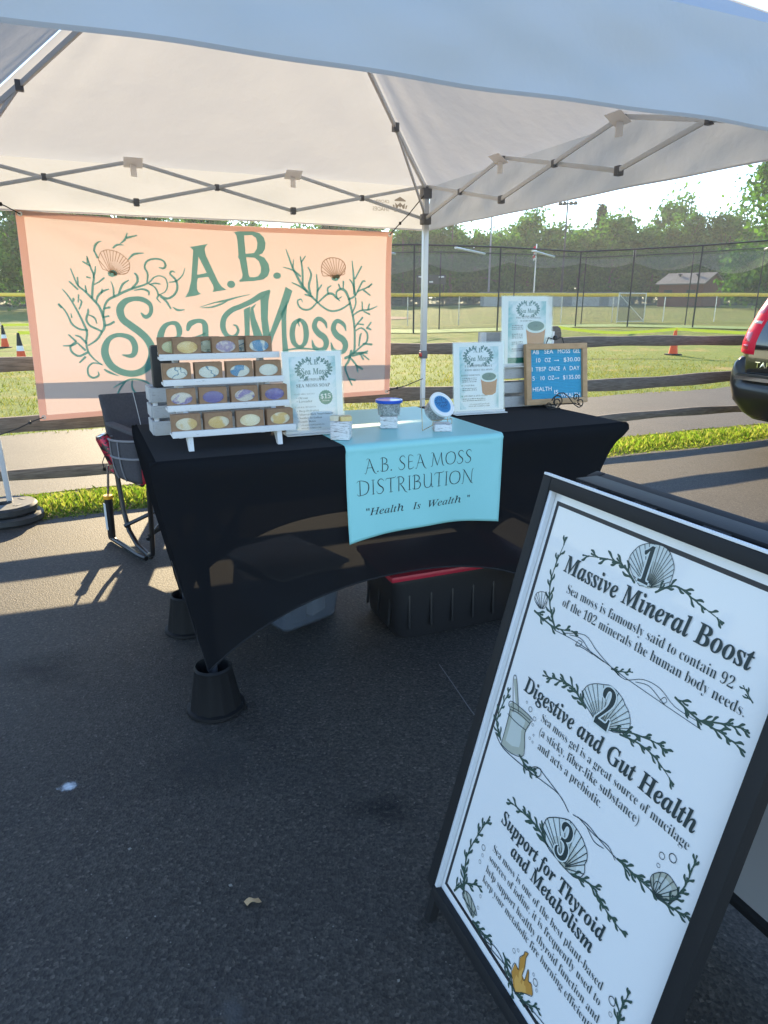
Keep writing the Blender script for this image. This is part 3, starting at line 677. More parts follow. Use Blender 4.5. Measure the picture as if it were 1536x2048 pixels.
# scissor trusses
bars = []
def joint(p, w=.035):
    m = MB(); m.box(p, (w, w, w*1.3), None, .006); m.build('joint', JNT, tent)
for k in range(4):
    A, B = cor[k], cor[(k+1) % 4]; d = (B-A)/S; nrm = Vector((d.y, -d.x, 0)); inn = (apex-A); inn.z = 0
    if nrm.dot(inn) < 0: nrm = -nrm
    pts = [A+d*(S*i/3) for i in range(4)]; off = nrm*.0
    hi = [ZTOP, ZP, ZP, ZTOP]; lo = [ZS, ZB, ZB, ZS]
    for i in range(3):
        for z0, z1, o in ((hi[i], lo[i+1], .008), (lo[i], hi[i+1], -.008)):
            m = MB(); m.bar(pts[i]+nrm*o+Vector((0, 0, z0)), pts[i+1]+nrm*o+Vector((0, 0, z1)), .0125, .022, .003); m.build('truss_bar', TUBE, tent)
        pc = (pts[i]+pts[i+1])/2; joint(pc+Vector((0, 0, (hi[i]+lo[i+1])/2)), .03)
    for i in (1, 2):
        joint(pts[i]+Vector((0, 0, ZP-.010)), .030); joint(pts[i]+Vector((0, 0, ZB)))
        m = MB(); q = pts[i]+nrm*.035+Vector((0, 0, ZP-.012)); m.bar(q-d*.055, q+d*.055, .085, .003, .001, 0, (-nrm.x*.53, -nrm.y*.53, .85))
        m.box(pts[i]+nrm*.02+Vector((0, 0, ZP-.045)), (.038, .004, .085), rotz(math.atan2(d.y, d.x)+.3)); m.build('roof_pad', PADM, tent)
for c in cor:
    m = MB(); top = c+Vector((0, 0, ZTOP-.02)); mid = top.lerp(apex, .30)+Vector((0, 0, -.03)); m.bar(top, mid, .02, .03, .003); m.bar(mid, apex-Vector((0, 0, .06)), .018, .026, .003); rp = m.build('ridge_pole', TUBE, tent)
    m = MB(); m.bar(c+Vector((0, 0, ZS+.02)), mid, .012, .02, .002); m.build('strut', TUBE, rp); joint(mid, .04)
m = MB(); m.lathe([(0, -.12), (.05, -.12), (.06, -.05), (.06, .0), (0, .01)], 12, c=tuple(apex)); m.build('peak_hub', JNT, tent)
# maker's mark on the back valance, read from behind: mirrored words and a crown
INKG = D.materials.new('grey print'); INKG.use_nodes = True; nt = INKG.node_tree; nn_ = nt.nodes; nn_.remove(nn_['Principled BSDF'])
tr_ = nn_.new('ShaderNodeBsdfTransparent'); tr_.inputs[0].default_value = (.34, .31, .28, 1); nt.links.new(tr_.outputs[0], nn_['Material Output'].inputs[0])
ik = Ink(lambda x, y, h: (x, EDGE-.012-h, y), .00001)
def mkx(px): return None
ik.text('CROWN', 's', -.395, 2.045, -.280, flip=True); ik.text('SHADES', 's', -.410, 1.992, -.280, flip=True)
cx, cy = -.192, 1.985
for poly in ([(-.045, .085), (0, .108), (.045, .085), (.045, .078), (-.045, .078)],
             [(-.036, .030), (-.040, .066), (-.020, .052), (0, .070), (.020, .052), (.040, .066), (.036, .030), (.022, .028), (.012, .046), (0, .034), (-.012, .046), (-.022, .028)],
             [(-.060, .055), (-.046, .050), (-.042, .028), (-.050, .026)], [(.060, .055), (.046, .050), (.042, .028), (.050, .026)],
             [(-.046, .006), (-.020, .006), (0, .020), (.020, .006), (.046, .006), (.046, .016), (.022, .017), (0, .030), (-.022, .017), (-.046, .016)]):
    ik.put(fill2d([[(cx+x, cy+y) for x, y in poly]]))
ik.build('printed_mark', INKG, tent)
# plate weights on the back left foot
RUB = M('black rubber plate', (.025, .026, .028), .55, c2=(.04, .04, .042), scale=30, bump=.002)
wt = thing('plate_weight', 'black stacked round weight plates on the canopy foot at far left', 'weight', at(-3.02, -.06, 0), YA)
for i, (r, z, dx) in enumerate(((.20, .0, .01), (.195, .062, -.015))):
    m = MB(); m.lathe([(.045, z), (r-.012, z), (r, z+.014), (r, z+.044), (r-.014, z+.058), (.05, z+.058), (.045, z+.05), (.045, z)], 40, c=(dx, 0, 0))
    for th in (.6, 2.2, 3.9, 5.5): m.box((dx+.12*math.cos(th), .12*math.sin(th), z+.0585), (.05, .025, .003), rotz(th+1.57), .001)
    m.build('plate', RUB, wt)

# ------------------------------------------------------------------ banner
BANNER = {"poly":[[[[-1725,1703],[-1716,1696],[-1705,1684],[-1713,1630],[-1735,1490],[-1758,1423],[-1784,1386],[-1710,1398],[-1677,1409],[-1694,1420],[-1701,1439],[-1698,1476],[-1690,1509],[-1620,1518],[-1593,1462],[-1591,1440],[-1601,1421],[-1506,1436],[-1535,1455],[-1556,1485],[-1589,1566],[-1625,1654],[-1630,1690],[-1624,1708],[-1606,1725]],[[-1674,1645],[-1629,1543],[-1692,1530]]],[[[-1444,1472],[-1446,1463],[-1453,1455],[-1462,1450],[-1473,1448],[-1484,1450],[-1492,1455],[-1498,1463],[-1499,1472],[-1497,1481],[-1490,1489],[-1481,1494],[-1470,1496],[-1459,1494],[-1451,1489],[-1445,1481]]],[[[-1122,1533],[-1124,1524],[-1131,1517],[-1140,1512],[-1150,1511],[-1161,1512],[-1169,1517],[-1175,1524],[-1177,1532],[-1174,1540],[-1168,1547],[-1159,1552],[-1148,1554],[-1138,1552],[-1129,1548],[-1124,1541]]],[[[-1426,1804],[-1400,1811],[-1298,1814],[-1256,1804],[-1229,1779],[-1219,1745],[-1224,1705],[-1244,1675],[-1269,1664],[-1231,1648],[-1205,1609],[-1199,1565],[-1214,1529],[-1248,1506],[-1316,1495],[-1411,1489],[-1414,1499],[-1395,1513],[-1389,1535],[-1402,1631],[-1412,1648],[-1407,1661],[-1408,1751],[-1412,1785]],[[-1361,1787],[-1308,1791],[-1281,1773],[-1274,1743],[-1280,1704],[-1301,1677],[-1358,1670]],[[-1356,1649],[-1298,1646],[-1271,1625],[-1259,1586],[-1263,1550],[-1281,1528],[-1310,1520],[-1340,1520],[-1347,1535]]],[[[-1396,1307],[-1349,1329],[-1356,1266],[-1375,1006],[-1410,1007],[-1398,1174]]],[[[-1347,1320],[-1305,1348],[-1327,1311],[-1316,1247],[-1278,1145],[-1256,1097],[-1285,1004],[-1315,1004],[-1352,1211],[-1356,1266]]],[[[-1275,1379],[-1199,1437],[-1217,1366],[-1228,1246],[-1215,1125],[-1206,1001],[-1246,1003],[-1269,1126],[-1277,1247]]],[[[-1090,1460],[-1041,1433],[-1069,1357],[-1190,1124],[-1236,993],[-1255,1022],[-1224,1134],[-1135,1338]]],[[[-1128,1283],[-1079,1366],[-1091,1264],[-1095,1123],[-1085,993],[-1131,995],[-1130,1123]]],[[[-2251,1533],[-2232,1547],[-2211,1551],[-2192,1534],[-2197,1516],[-2226,1507],[-2246,1515]]],[[[-748,1522],[-727,1536],[-695,1551],[-680,1527],[-696,1508],[-712,1501],[-738,1508]]]],"stroke":[[[-2072,1286,10.3],[-2052,1264,25.1],[-2026,1271,25.1],[-2008,1304,25.1],[-2015,1345,29.4],[-2056,1372,32.1],[-2106,1376,29.0],[-2157,1363,36.0],[-2193,1327,44.6],[-2201,1291,47.6],[-2188,1247,46.4],[-2145,1209,46.9],[-2091,1164,47.4],[-2052,1118,47.8],[-2029,1057,51.3],[-2037,996,51.5],[-2069,944,47.0],[-2117,911,43.9],[-2177,902,42.1],[-2241,919,43.2],[-2294,959,47.1],[-2320,1020,48.1],[-2317,1072,43.6],[-2290,1123,31.9],[-2245,1148,26.2],[-2195,1147,29.3],[-2150,1124,36.9],[-2133,1075,38.6],[-2145,1030,34.3],[-2172,1016,25.3],[-2215,1024,8.9]],[[-1935,1125,13.6],[-1863,1128,19.9],[-1842,1168,38.2],[-1855,1214,34.2],[-1892,1222,22.7],[-1932,1203,31.6],[-1962,1155,41.4],[-1971,1102,45.4],[-1961,1048,44.1],[-1926,1016,36.8],[-1880,1023,23.1],[-1846,1053,10.8]],[[-1786,1179,23.1],[-1767,1216,36.8],[-1715,1235,27.8],[-1677,1223,34.1],[-1669,1181,40.5],[-1676,1088,39.3],[-1672,1033,34.8],[-1649,1024,11.1]],[[-1675,1150,10.9],[-1732,1128,15.5],[-1776,1105,31.0],[-1791,1067,38.8],[-1771,1028,35.9],[-1732,1027,26.7],[-1690,1065,12.6]],[[-1476,1205,7.4],[-1456,1198,14.9],[-1445,1166,18.7],[-1466,1134,22.5],[-1496,1123,28.0],[-1532,1144,33.4],[-1550,1195,38.7],[-1533,1258,36.7],[-1479,1304,35.0],[-1411,1330,33.3],[-1333,1364,35.4],[-1264,1404,37.5],[-1209,1434,11.3]],[[-994,1237,19.7],[-1035,1207,35.3],[-1052,1141,41.3],[-1041,1074,37.7],[-1001,1046,24.0],[-961,1072,34.0],[-946,1139,41.9],[-958,1206,37.6],[-994,1237,21.6],[-1003,1216,15.7],[-995,1188,4.9]],[[-788,1176,10.1],[-800,1214,26.2],[-839,1241,30.0],[-868,1229,33.9],[-882,1186,40.0],[-857,1143,46.3],[-811,1108,46.7],[-796,1069,42.9],[-813,1030,34.8],[-856,1021,30.5],[-892,1042,28.3],[-904,1090,8.0]],[[-641,1156,10.3],[-653,1195,26.7],[-693,1223,30.6],[-723,1211,34.6],[-737,1167,40.8],[-712,1123,47.2],[-664,1088,47.6],[-648,1048,43.7],[-665,1008,35.4],[-709,1000,31.1],[-746,1020,28.9],[-759,1070,8.2]],[[-1694,1323,2.7],[-1596,1352,5.4],[-1521,1365,10.9],[-1436,1388,6.4],[-1350,1406,2.8]],[[-1681,1320,2.7],[-1617,1323,7.2],[-1551,1343,8.2],[-1508,1361,2.7]],[[-2347,965,7.3],[-2389,1000,10.1],[-2419,1045,12.9],[-2426,1104,12.8],[-2414,1169,14.2],[-2426,1220,14.1],[-2451,1292,12.6],[-2477,1355,11.1],[-2499,1397,9.6],[-2524,1432,5.5]],[[-2409,1184,11.4],[-2456,1191,12.7],[-2494,1221,12.6],[-2509,1264,11.1],[-2527,1306,9.7],[-2555,1345,8.2]],[[-2545,1324,13.8],[-2559,1341,8.2]],[[-2414,1089,10.0],[-2360,1124,12.9],[-2327,1168,14.4],[-2306,1204,17.2],[-2306,1262,17.1],[-2323,1327,15.6],[-2353,1370,15.4],[-2395,1419,12.5],[-2431,1454,11.0],[-2446,1495,9.6],[-2462,1553,6.8]],[[-2358,1384,15.4],[-2346,1454,13.9],[-2333,1511,12.5],[-2347,1566,11.0],[-2360,1627,6.8]],[[-2337,1504,9.7],[-2323,1539,11.1],[-2317,1570,5.5]],[[-2335,1462,7.0],[-2305,1479,9.8],[-2275,1501,11.2]],[[-2349,1573,8.3],[-2387,1596,6.8]],[[-2360,1593,12.3],[-2360,1627,5.5]],[[-2306,1262,11.4],[-2292,1327,12.8],[-2262,1370,14.2],[-2218,1392,15.7],[-2158,1421,15.8],[-2099,1443,14.4],[-2040,1461,11.6],[-2001,1480,10.2],[-1970,1509,8.7],[-1932,1520,7.3],[-1897,1503,8.8],[-1890,1459,8.9],[-1908,1422,7.4],[-1943,1404,5.9]],[[-2228,1392,12.8],[-2226,1441,9.9],[-2236,1484,4.2]],[[-2194,1413,8.6],[-2168,1463,10.0],[-2130,1489,5.7]],[[-2113,1442,11.5],[-2077,1479,14.4],[-2074,1514,15.8],[-2086,1532,11.4]],[[-2016,1479,7.3],[-2007,1530,8.7],[-2021,1572,8.6],[-2003,1608,8.6],[-1959,1624,8.6],[-1908,1618,8.7],[-1889,1589,10.2],[-1902,1568,10.2],[-1931,1571,4.4]],[[-2003,1469,8.7],[-1968,1444,10.3],[-1954,1400,11.8],[-1964,1378,10.3],[-1944,1352,4.4]],[[-1947,1400,10.3],[-1901,1378,10.4],[-1854,1401,10.4],[-1828,1445,10.4],[-1834,1496,10.4],[-1865,1532,8.8],[-1852,1550,8.8],[-1834,1544,4.4]],[[-1877,1481,4.4],[-1831,1489,7.4],[-1787,1526,5.9],[-1768,1570,3.0]],[[-1941,1385,4.4],[-1910,1363,10.4],[-1884,1315,7.5]],[[-1868,1323,4.5],[-1840,1305,10.6],[-1798,1307,4.5]],[[-2100,1428,4.3],[-2049,1436,8.7],[-2014,1422,10.2],[-2013,1400,5.9]],[[-2003,1465,5.8],[-1966,1473,7.3],[-1937,1469,5.9]],[[-2327,1175,8.6],[-2353,1190,10.0],[-2392,1212,9.9],[-2408,1248,9.9],[-2393,1291,9.9],[-2390,1313,5.6]],[[-2391,1277,5.6],[-2359,1259,8.5],[-2349,1223,4.3]],[[-2301,1211,8.6],[-2272,1218,10.1],[-2246,1233,10.1]],[[-2306,1262,8.6],[-2274,1269,12.9]],[[-2293,1316,8.5],[-2261,1323,10.0]],[[-2337,1356,7.0],[-2323,1391,9.8],[-2292,1420,9.9],[-2255,1434,5.7]],[[-2299,1413,8.4],[-2293,1434,5.6]],[[-2426,1045,10.1],[-2477,1024,10.0],[-2515,1047,9.9],[-2521,1084,8.5],[-2487,1112,7.1]],[[-2481,1105,5.7],[-2510,1091,8.5],[-2561,1089,5.6]],[[-2486,1116,9.9],[-2522,1156,7.0]],[[-2426,1104,10.0],[-2456,1141,8.5],[-2482,1152,7.1]],[[-2477,1105,7.1],[-2438,1060,10.0]],[[-2347,965,5.8],[-2399,978,10.2],[-2434,949,11.6],[-2436,904,13.1],[-2410,884,13.2],[-2376,898,11.7],[-2377,921,5.8]],[[-2336,934,10.3],[-2306,914,16.2],[-2251,889,2.2]],[[-2443,1016,10.1],[-2478,984,7.2]],[[-2292,818,6.0],[-2242,843,10.5],[-2188,864,12.0],[-2129,861,12.1],[-2079,839,12.2],[-2052,803,9.2]],[[-2174,855,9.1],[-2179,809,12.1],[-2154,769,12.2],[-2110,759,6.1]],[[-2219,849,9.0],[-2252,812,10.5],[-2276,767,12.0]],[[-2390,1454,5.5],[-2388,1419,9.7]],[[-2374,1506,11.1],[-2354,1500,6.9]],[[-2443,1355,5.6],[-2435,1398,6.9]],[[-2492,1263,7.0],[-2493,1285,4.2]],[[-2431,1454,6.9],[-2429,1502,6.9]],[[-2437,1433,8.3],[-2478,1477,6.8]],[[-2469,1362,8.3],[-2468,1376,9.7]],[[-2442,1313,8.4],[-2423,1355,11.1],[-2431,1370,6.9]],[[-2315,1659,11.0],[-2305,1691,13.7],[-2285,1712,9.6],[-2264,1719,2.7]],[[-2299,1622,9.7],[-2312,1656,6.9]],[[-2200,1683,9.7],[-2174,1701,12.5],[-2135,1701,4.2]],[[-2155,1709,5.6],[-2125,1734,14.0],[-2107,1773,5.6]],[[-2110,1745,9.8],[-2052,1761,5.6]],[[-2116,1616,7.1],[-2078,1649,14.2],[-2020,1657,5.7]],[[-653,956,21.0],[-587,994,19.0],[-574,1084,16.7],[-573,1183,16.6],[-583,1261,16.5],[-603,1348,18.3],[-613,1386,18.3],[-639,1434,20.1],[-676,1448,18.0],[-708,1424,14.0],[-699,1381,12.1],[-666,1396,6.0]],[[-603,1348,12.2],[-679,1305,14.2],[-753,1295,14.1],[-815,1324,13.9],[-856,1357,13.8],[-926,1422,19.5],[-974,1477,19.3],[-1012,1541,17.2],[-1040,1595,13.2],[-1062,1657,11.3],[-1079,1705,5.6]],[[-856,1357,11.9],[-909,1310,13.8],[-960,1306,13.7],[-995,1329,13.6],[-1004,1366,11.6],[-978,1376,9.7],[-969,1357,5.8]],[[-846,1357,11.9],[-782,1409,15.9],[-740,1414,17.9],[-709,1386,14.0],[-683,1367,8.1]],[[-771,1414,13.9],[-776,1451,13.9],[-749,1470,7.9]],[[-906,1413,15.6],[-919,1469,17.5],[-901,1543,15.5],[-925,1592,7.7]],[[-861,1367,15.8],[-853,1451,15.7],[-861,1543,9.7]],[[-854,1432,9.8],[-822,1474,7.9]],[[-965,1468,15.5],[-966,1560,15.3],[-978,1659,9.5]],[[-974,1623,11.4],[-942,1664,7.6]],[[-1035,1590,11.4],[-1028,1640,5.7]],[[-982,1532,13.4],[-1041,1572,11.4],[-1104,1589,4.7]],[[-936,1432,13.6],[-985,1463,13.5],[-1044,1488,7.6]],[[-896,1395,11.8],[-947,1408,11.7]],[[-613,1377,14.2],[-570,1396,14.3],[-537,1434,12.2],[-483,1454,12.3],[-428,1483,8.2]],[[-559,1406,12.2],[-580,1482,14.1],[-606,1514,8.0]],[[-570,1415,16.3],[-574,1529,16.1],[-588,1641,8.0]],[[-563,1520,12.1],[-536,1567,12.1],[-514,1605,12.1]],[[-543,1434,12.2],[-504,1501,14.2],[-482,1502,8.2]],[[-494,1440,14.3],[-445,1406,10.3]],[[-455,1464,14.4],[-433,1488,8.2]],[[-588,1280,10.3],[-560,1338,12.3],[-559,1386,12.3]],[[-583,1261,10.3],[-528,1295,12.4],[-451,1304,12.5],[-390,1328,6.3]],[[-506,1299,12.4],[-508,1358,10.3]],[[-462,1304,10.4],[-451,1343,8.3]],[[-495,1290,10.4],[-451,1270,12.5]],[[-573,1173,10.4],[-540,1212,12.5],[-507,1246,14.6]],[[-551,1202,10.4],[-502,1197,12.5]],[[-563,1153,8.3],[-518,1172,12.5],[-474,1132,14.8],[-480,1072,14.8],[-531,1033,12.7],[-587,989,12.6]],[[-542,1043,12.6],[-530,1113,14.7],[-519,1133,8.4]],[[-508,1058,12.7],[-441,1051,17.0]],[[-474,1172,10.5],[-441,1211,12.6]],[[-474,1172,10.5],[-446,1161,10.5]],[[-592,989,12.6],[-520,993,14.9],[-476,986,8.5]],[[-520,982,12.7],[-465,940,10.7]],[[-654,1500,14.0],[-655,1453,10.0]],[[-691,1480,12.0],[-676,1448,12.0]],[[-604,1007,19.2],[-629,934,19.3],[-658,887,15.4],[-631,804,11.7],[-607,755,11.8]],[[-631,804,11.7],[-583,791,15.7]],[[-616,959,15.4],[-569,902,15.6],[-557,850,7.8]],[[-569,902,11.7],[-520,871,15.7]],[[-596,970,15.4],[-503,993,15.6],[-474,1003,11.7]],[[-535,983,11.7],[-511,945,15.6]],[[-1131,1020,7.2],[-1004,1035,14.6],[-851,1020,7.5]]],"line":[[[-2276,1553,3.5],[-2294,1608,3.5],[-2279,1650,3.4],[-2260,1663,3.5],[-2243,1668,3.5],[-2222,1669,3.5],[-2202,1665,3.5],[-2182,1660,3.5],[-2162,1650,3.5],[-2144,1636,3.5],[-2130,1623,3.5],[-2119,1609,3.5],[-2112,1592,3.5],[-2113,1571,3.6],[-2119,1553,3.6],[-2139,1531,3.6],[-2175,1527,3.5],[-2276,1553,3.5]],[[-2234,1527,3.5],[-2294,1608,3.5]],[[-2232,1532,3.5],[-2279,1650,3.4]],[[-2229,1534,3.5],[-2260,1663,3.5]],[[-2227,1534,3.5],[-2243,1668,3.5]],[[-2225,1534,3.5],[-2222,1669,3.5]],[[-2222,1534,3.5],[-2202,1665,3.5]],[[-2220,1533,3.5],[-2182,1660,3.5]],[[-2218,1532,3.5],[-2162,1650,3.5]],[[-2215,1530,3.5],[-2144,1636,3.5]],[[-2214,1529,3.5],[-2130,1623,3.5]],[[-2212,1527,3.5],[-2119,1609,3.5]],[[-2212,1525,3.5],[-2112,1592,3.5]],[[-2212,1522,3.5],[-2113,1571,3.6]],[[-2213,1520,3.5],[-2119,1553,3.6]],[[-2215,1518,3.5],[-2139,1531,3.6]],[[-810,1535,4.9],[-824,1571,4.9],[-823,1599,4.9],[-818,1619,4.9],[-807,1636,4.8],[-788,1648,4.9],[-765,1657,4.9],[-739,1659,4.9],[-714,1658,4.9],[-688,1652,4.9],[-662,1639,4.9],[-646,1621,5.0],[-639,1598,5.0],[-644,1575,5.0],[-658,1546,5.0],[-810,1535,4.9]],[[-721,1516,5.0],[-824,1571,4.9]],[[-721,1519,5.0],[-823,1599,4.9]],[[-720,1522,4.9],[-818,1619,4.9]],[[-719,1524,4.9],[-807,1636,4.8]],[[-716,1525,5.0],[-788,1648,4.9]],[[-714,1526,5.0],[-765,1657,4.9]],[[-710,1527,5.0],[-739,1659,4.9]],[[-707,1526,5.0],[-714,1658,4.9]],[[-704,1526,5.0],[-688,1652,4.9]],[[-701,1524,5.0],[-662,1639,4.9]],[[-699,1522,5.0],[-646,1621,5.0]],[[-698,1519,5.0],[-639,1598,5.0]],[[-699,1516,5.0],[-644,1575,5.0]]]}
BT = {'TL': (-2.722, 1.875), 'BL': (-2.758, .623), 'TR': (-.269, 1.848), 'BR': (-.290, .670)}
def wrinkle(x, z):
    s = (x+2.74)/2.47; t = (z-.63)/1.24
    w = .016*math.sin(3.0*s+4.2*t)*math.sin(math.pi*max(0, min(1, s)))+.010*math.sin(9*s-7*t+1)
    d = (s*1.0-(1-t)*.9); w += .022*math.exp(-(d/.07)**2)*math.exp(-s*3.2)+.014*math.exp(-((s-(1-t)*1.9-.03)/.05)**2)*math.exp(-s*4)
    d2 = ((1-s)-(1-t)*1.2); w += .014*math.exp(-(d2/.06)**2)*math.exp(-(1-s)*3.5)
    w += .008*math.sin(26*s+3*t)*math.exp(-(1-t)*5)
    return w
BCL = cloth('peach banner cloth', (.40, .33, .29), (.170, .129, .117), wr=.02)
BHM = cloth('doubled peach hem', (.30, .20, .17), (.56, .42, .38)); BTE = cloth('teal print', (.04, .10, .095), (.185, .43, .44)); BBR = cloth('brown line print', (.07, .05, .04), (.30, .22, .15))
banner = thing('banner', 'peach fabric banner with teal seaweed lettering strung between canopy posts', 'banner', at(0, .005, 0), YA)
m = MB()
def bpnt(s, t, pull=True):
    x = (BT['BL'][0]*(1-s)+BT['BR'][0]*s)*(1-t)+(BT['TL'][0]*(1-s)+BT['TR'][0]*s)*t; z = (BT['BL'][1]*(1-t)+BT['TL'][1]*t)*(1-s)+(BT['BR'][1]*(1-t)+BT['TR'][1]*t)*s
    z += -.016*math.sin(math.pi*s)*t+.006*math.sin(math.pi*s)*(1-t); return x, z
def bf(s, t): x, z = bpnt(s, t); return (x, -wrinkle(x, z), z)
m.sheet(bf, 130, 70)
m.build('cloth', BCL, banner, 70)
m = MB(); hw, hh = .018, .028
def hem(s0, s1, t0, t1, nu, nv): m.sheet(lambda u, v: (lambda p: (p[0], p[1]-.0016, p[2]))(bf(s0+(s1-s0)*u, t0+(t1-t0)*v)), nu, nv)
hem(0, 1, 1-hh, 1, 130, 2); hem(0, 1, 0, hh, 130, 2); hem(0, hw, hh, 1-hh, 2, 70); hem(1-hw, 1, hh, 1-hh, 2, 70)
m.build('hem', BHM, banner, 70)
ik = Ink(lambda x, y, h: (x, -wrinkle(x, y)-h, y), .000008, .0024)
def subdivide2d(geo, L=.05):
    bm = bmesh.new(); vs = [bm.verts.new((v[0], v[1], 0)) for v in geo[0]]
    for f in geo[1]:
        try: bm.faces.new([vs[i] for i in f])
        except ValueError: pass
    bmesh.ops.triangulate(bm, faces=bm.faces[:])
    for _ in range(4):
        e = [e for e in bm.edges if e.calc_length() > L]
        if not e: break
        bmesh.ops.subdivide_edges(bm, edges=e, cuts=1)
    bmesh.ops.triangulate(bm, faces=bm.faces[:]); bm.verts.index_update()
    r = [tuple(v.co)[:2] for v in bm.verts], [[v.index for v in f.verts] for f in bm.faces]; bm.free(); return r
for poly in BANNER['poly']: ik.put(subdivide2d(fill2d([[(x/1000, y/1000) for x, y in lp] for lp in poly])))
for s in BANNER['stroke']: ik.put(ribbon2d([(x/1000, y/1000, w/1000*(1.4 if max(q[2] for q in s) < 11 else 1)) for x, y, w in s], 5))
for s in BANNER['line']: ik.put(ribbon2d([(x/1000, y/1000, w/1000) for x, y, w in s], 3), 1)
ik.build('printed_design', [BTE, BBR], banner)
# grommets and bungee cords
CRD = M('black bungee cord', (.02, .02, .022), .6); GRM = M('steel grommet', (.6, .6, .6), .3, .9)
gx = {}
for k in BT:
    s, t = (1 if 'R' in k else 0), (1 if 'T' in k else 0); x, y, z = bf(abs(s-.010), abs(t-.018)); gx[k] = Vector((x, y-.004, z))
    m = MB(); m.lathe([(.006, -.002), (.013, -.002), (.014, 0), (.013, .002), (.006, .002)], 14, T=Matrix.Rotation(math.pi/2, 3, 'X'))
    for v in m.v: v += gx[k]
    m.build('grommet', GRM, banner)
for k, q, lb in (('TL', (-S+.01, -.02, 2.02), 'top left'), ('TR', (-.02, -.03, 2.115), 'top right'), ('BL', (-S+.01, -.02, .54), 'lower left'), ('BR', (-.012, -.02, .78), 'lower right')):
    b = thing('bungee_cord', 'black bungee cord tying the %s banner corner to the canopy post' % lb, 'cord', at(0, 0, 0), YA, 'bungee cords holding the banner')
    p = gx[k]+Vector((0, .004, 0)); q = Vector(q); m = MB(); mid = p.lerp(q, .5)+Vector((0, -.01, -.006))
    m.tube([p, p.lerp(q, .2)+Vector((0, -.012, .004)), mid, q], .0035, 6); m.build('cord', CRD, b)
    m = MB(); k0 = p.lerp(q, .27)+Vector((0, -.012, .002)); m.lathe([(0, -.012), (.008, -.009), (.010, 0), (.008, .009), (0, .012)], 10, c=tuple(k0)); m.build('knot', CRD, b)
# ------------------------------------------------------------------ folding table on risers under a black stretch cover
TA0, TA1, TB0, TB1 = -2.317, -.486, -2.790, -2.045
PLA = M('white plastic table top', (.6, .6, .58), .5); STL = M('grey steel tube', (.12, .12, .13), .4, .4)
tb = thing('folding_table', 'folding table standing on risers, seen through its black cover', 'table', at(0, 0, 0), YA)
m = MB(); m.box(((TA0+TA1)/2, (TB0+TB1)/2, ZT-.025), (TA1-TA0-.02, TB1-TB0-.02, .042), None, .01); m.build('tabletop', PLA, tb)
feet = [(-2.178, -2.745), (-.735, -2.745), (-.735, -2.098), (-2.178, -2.098)]
for x, y in feet:
    m = MB(); m.tube([(x, y, .03), (x, y, ZT-.05)], .015, 10); m.build('leg', STL, tb)
for x in (feet[0][0], feet[1][0]):
    m = MB(); m.tube([(x, feet[0][1], .42), (x, feet[2][1], .42)], .012, 8); m.build('crossbar', STL, tb)
    sx = 1 if x < -1.4 else -1
    for y in (-2.60, -2.24): m = MB(); m.tube([(x, y, .44), (x+sx*.36, y+(.16 if y < -2.4 else -.16), ZT-.05)], .010, 8); m.build('brace', STL, tb)
RIS = M('black ribbed plastic', (.010, .010, .011), .55, bump=.002, scale=60, spec=.18)
names = ('front left', 'front right', 'back right', 'back left')
for (x, y), nm in zip(feet, names):
    lb = {'front left': 'black cone-shaped riser under the near left table leg, nearest the camera', 'back left': 'black cone-shaped riser partly hidden behind the nearest table riser', 'front right': 'black riser under the table leg hidden by the white sign', 'back right': 'black riser under the table leg farthest from the camera'}[nm]
    r = thing('table_riser', lb, 'riser', at(x, y, 0), YA, 'risers under the table legs')
    m = MB(); prof = [(0, .028), (.048, .028), (.053, .16), (.058, .168), (.064, .160), (.064, .148), (.087, .018), (.098, .014), (.100, .004), (.096, 0), (0, 0)]
    m.lathe(prof, 48)
    for i, v in enumerate(m.v):
        th = math.atan2(v.y, v.x); rr = math.hypot(v.x, v.y)
        if .06 < rr < .09 and .01 < v.z < .15: k = 1+.022*(1 if math.sin(th*12) > 0 else -1); v.x *= k; v.y *= k
    m.build('cone', RIS, r, 30)
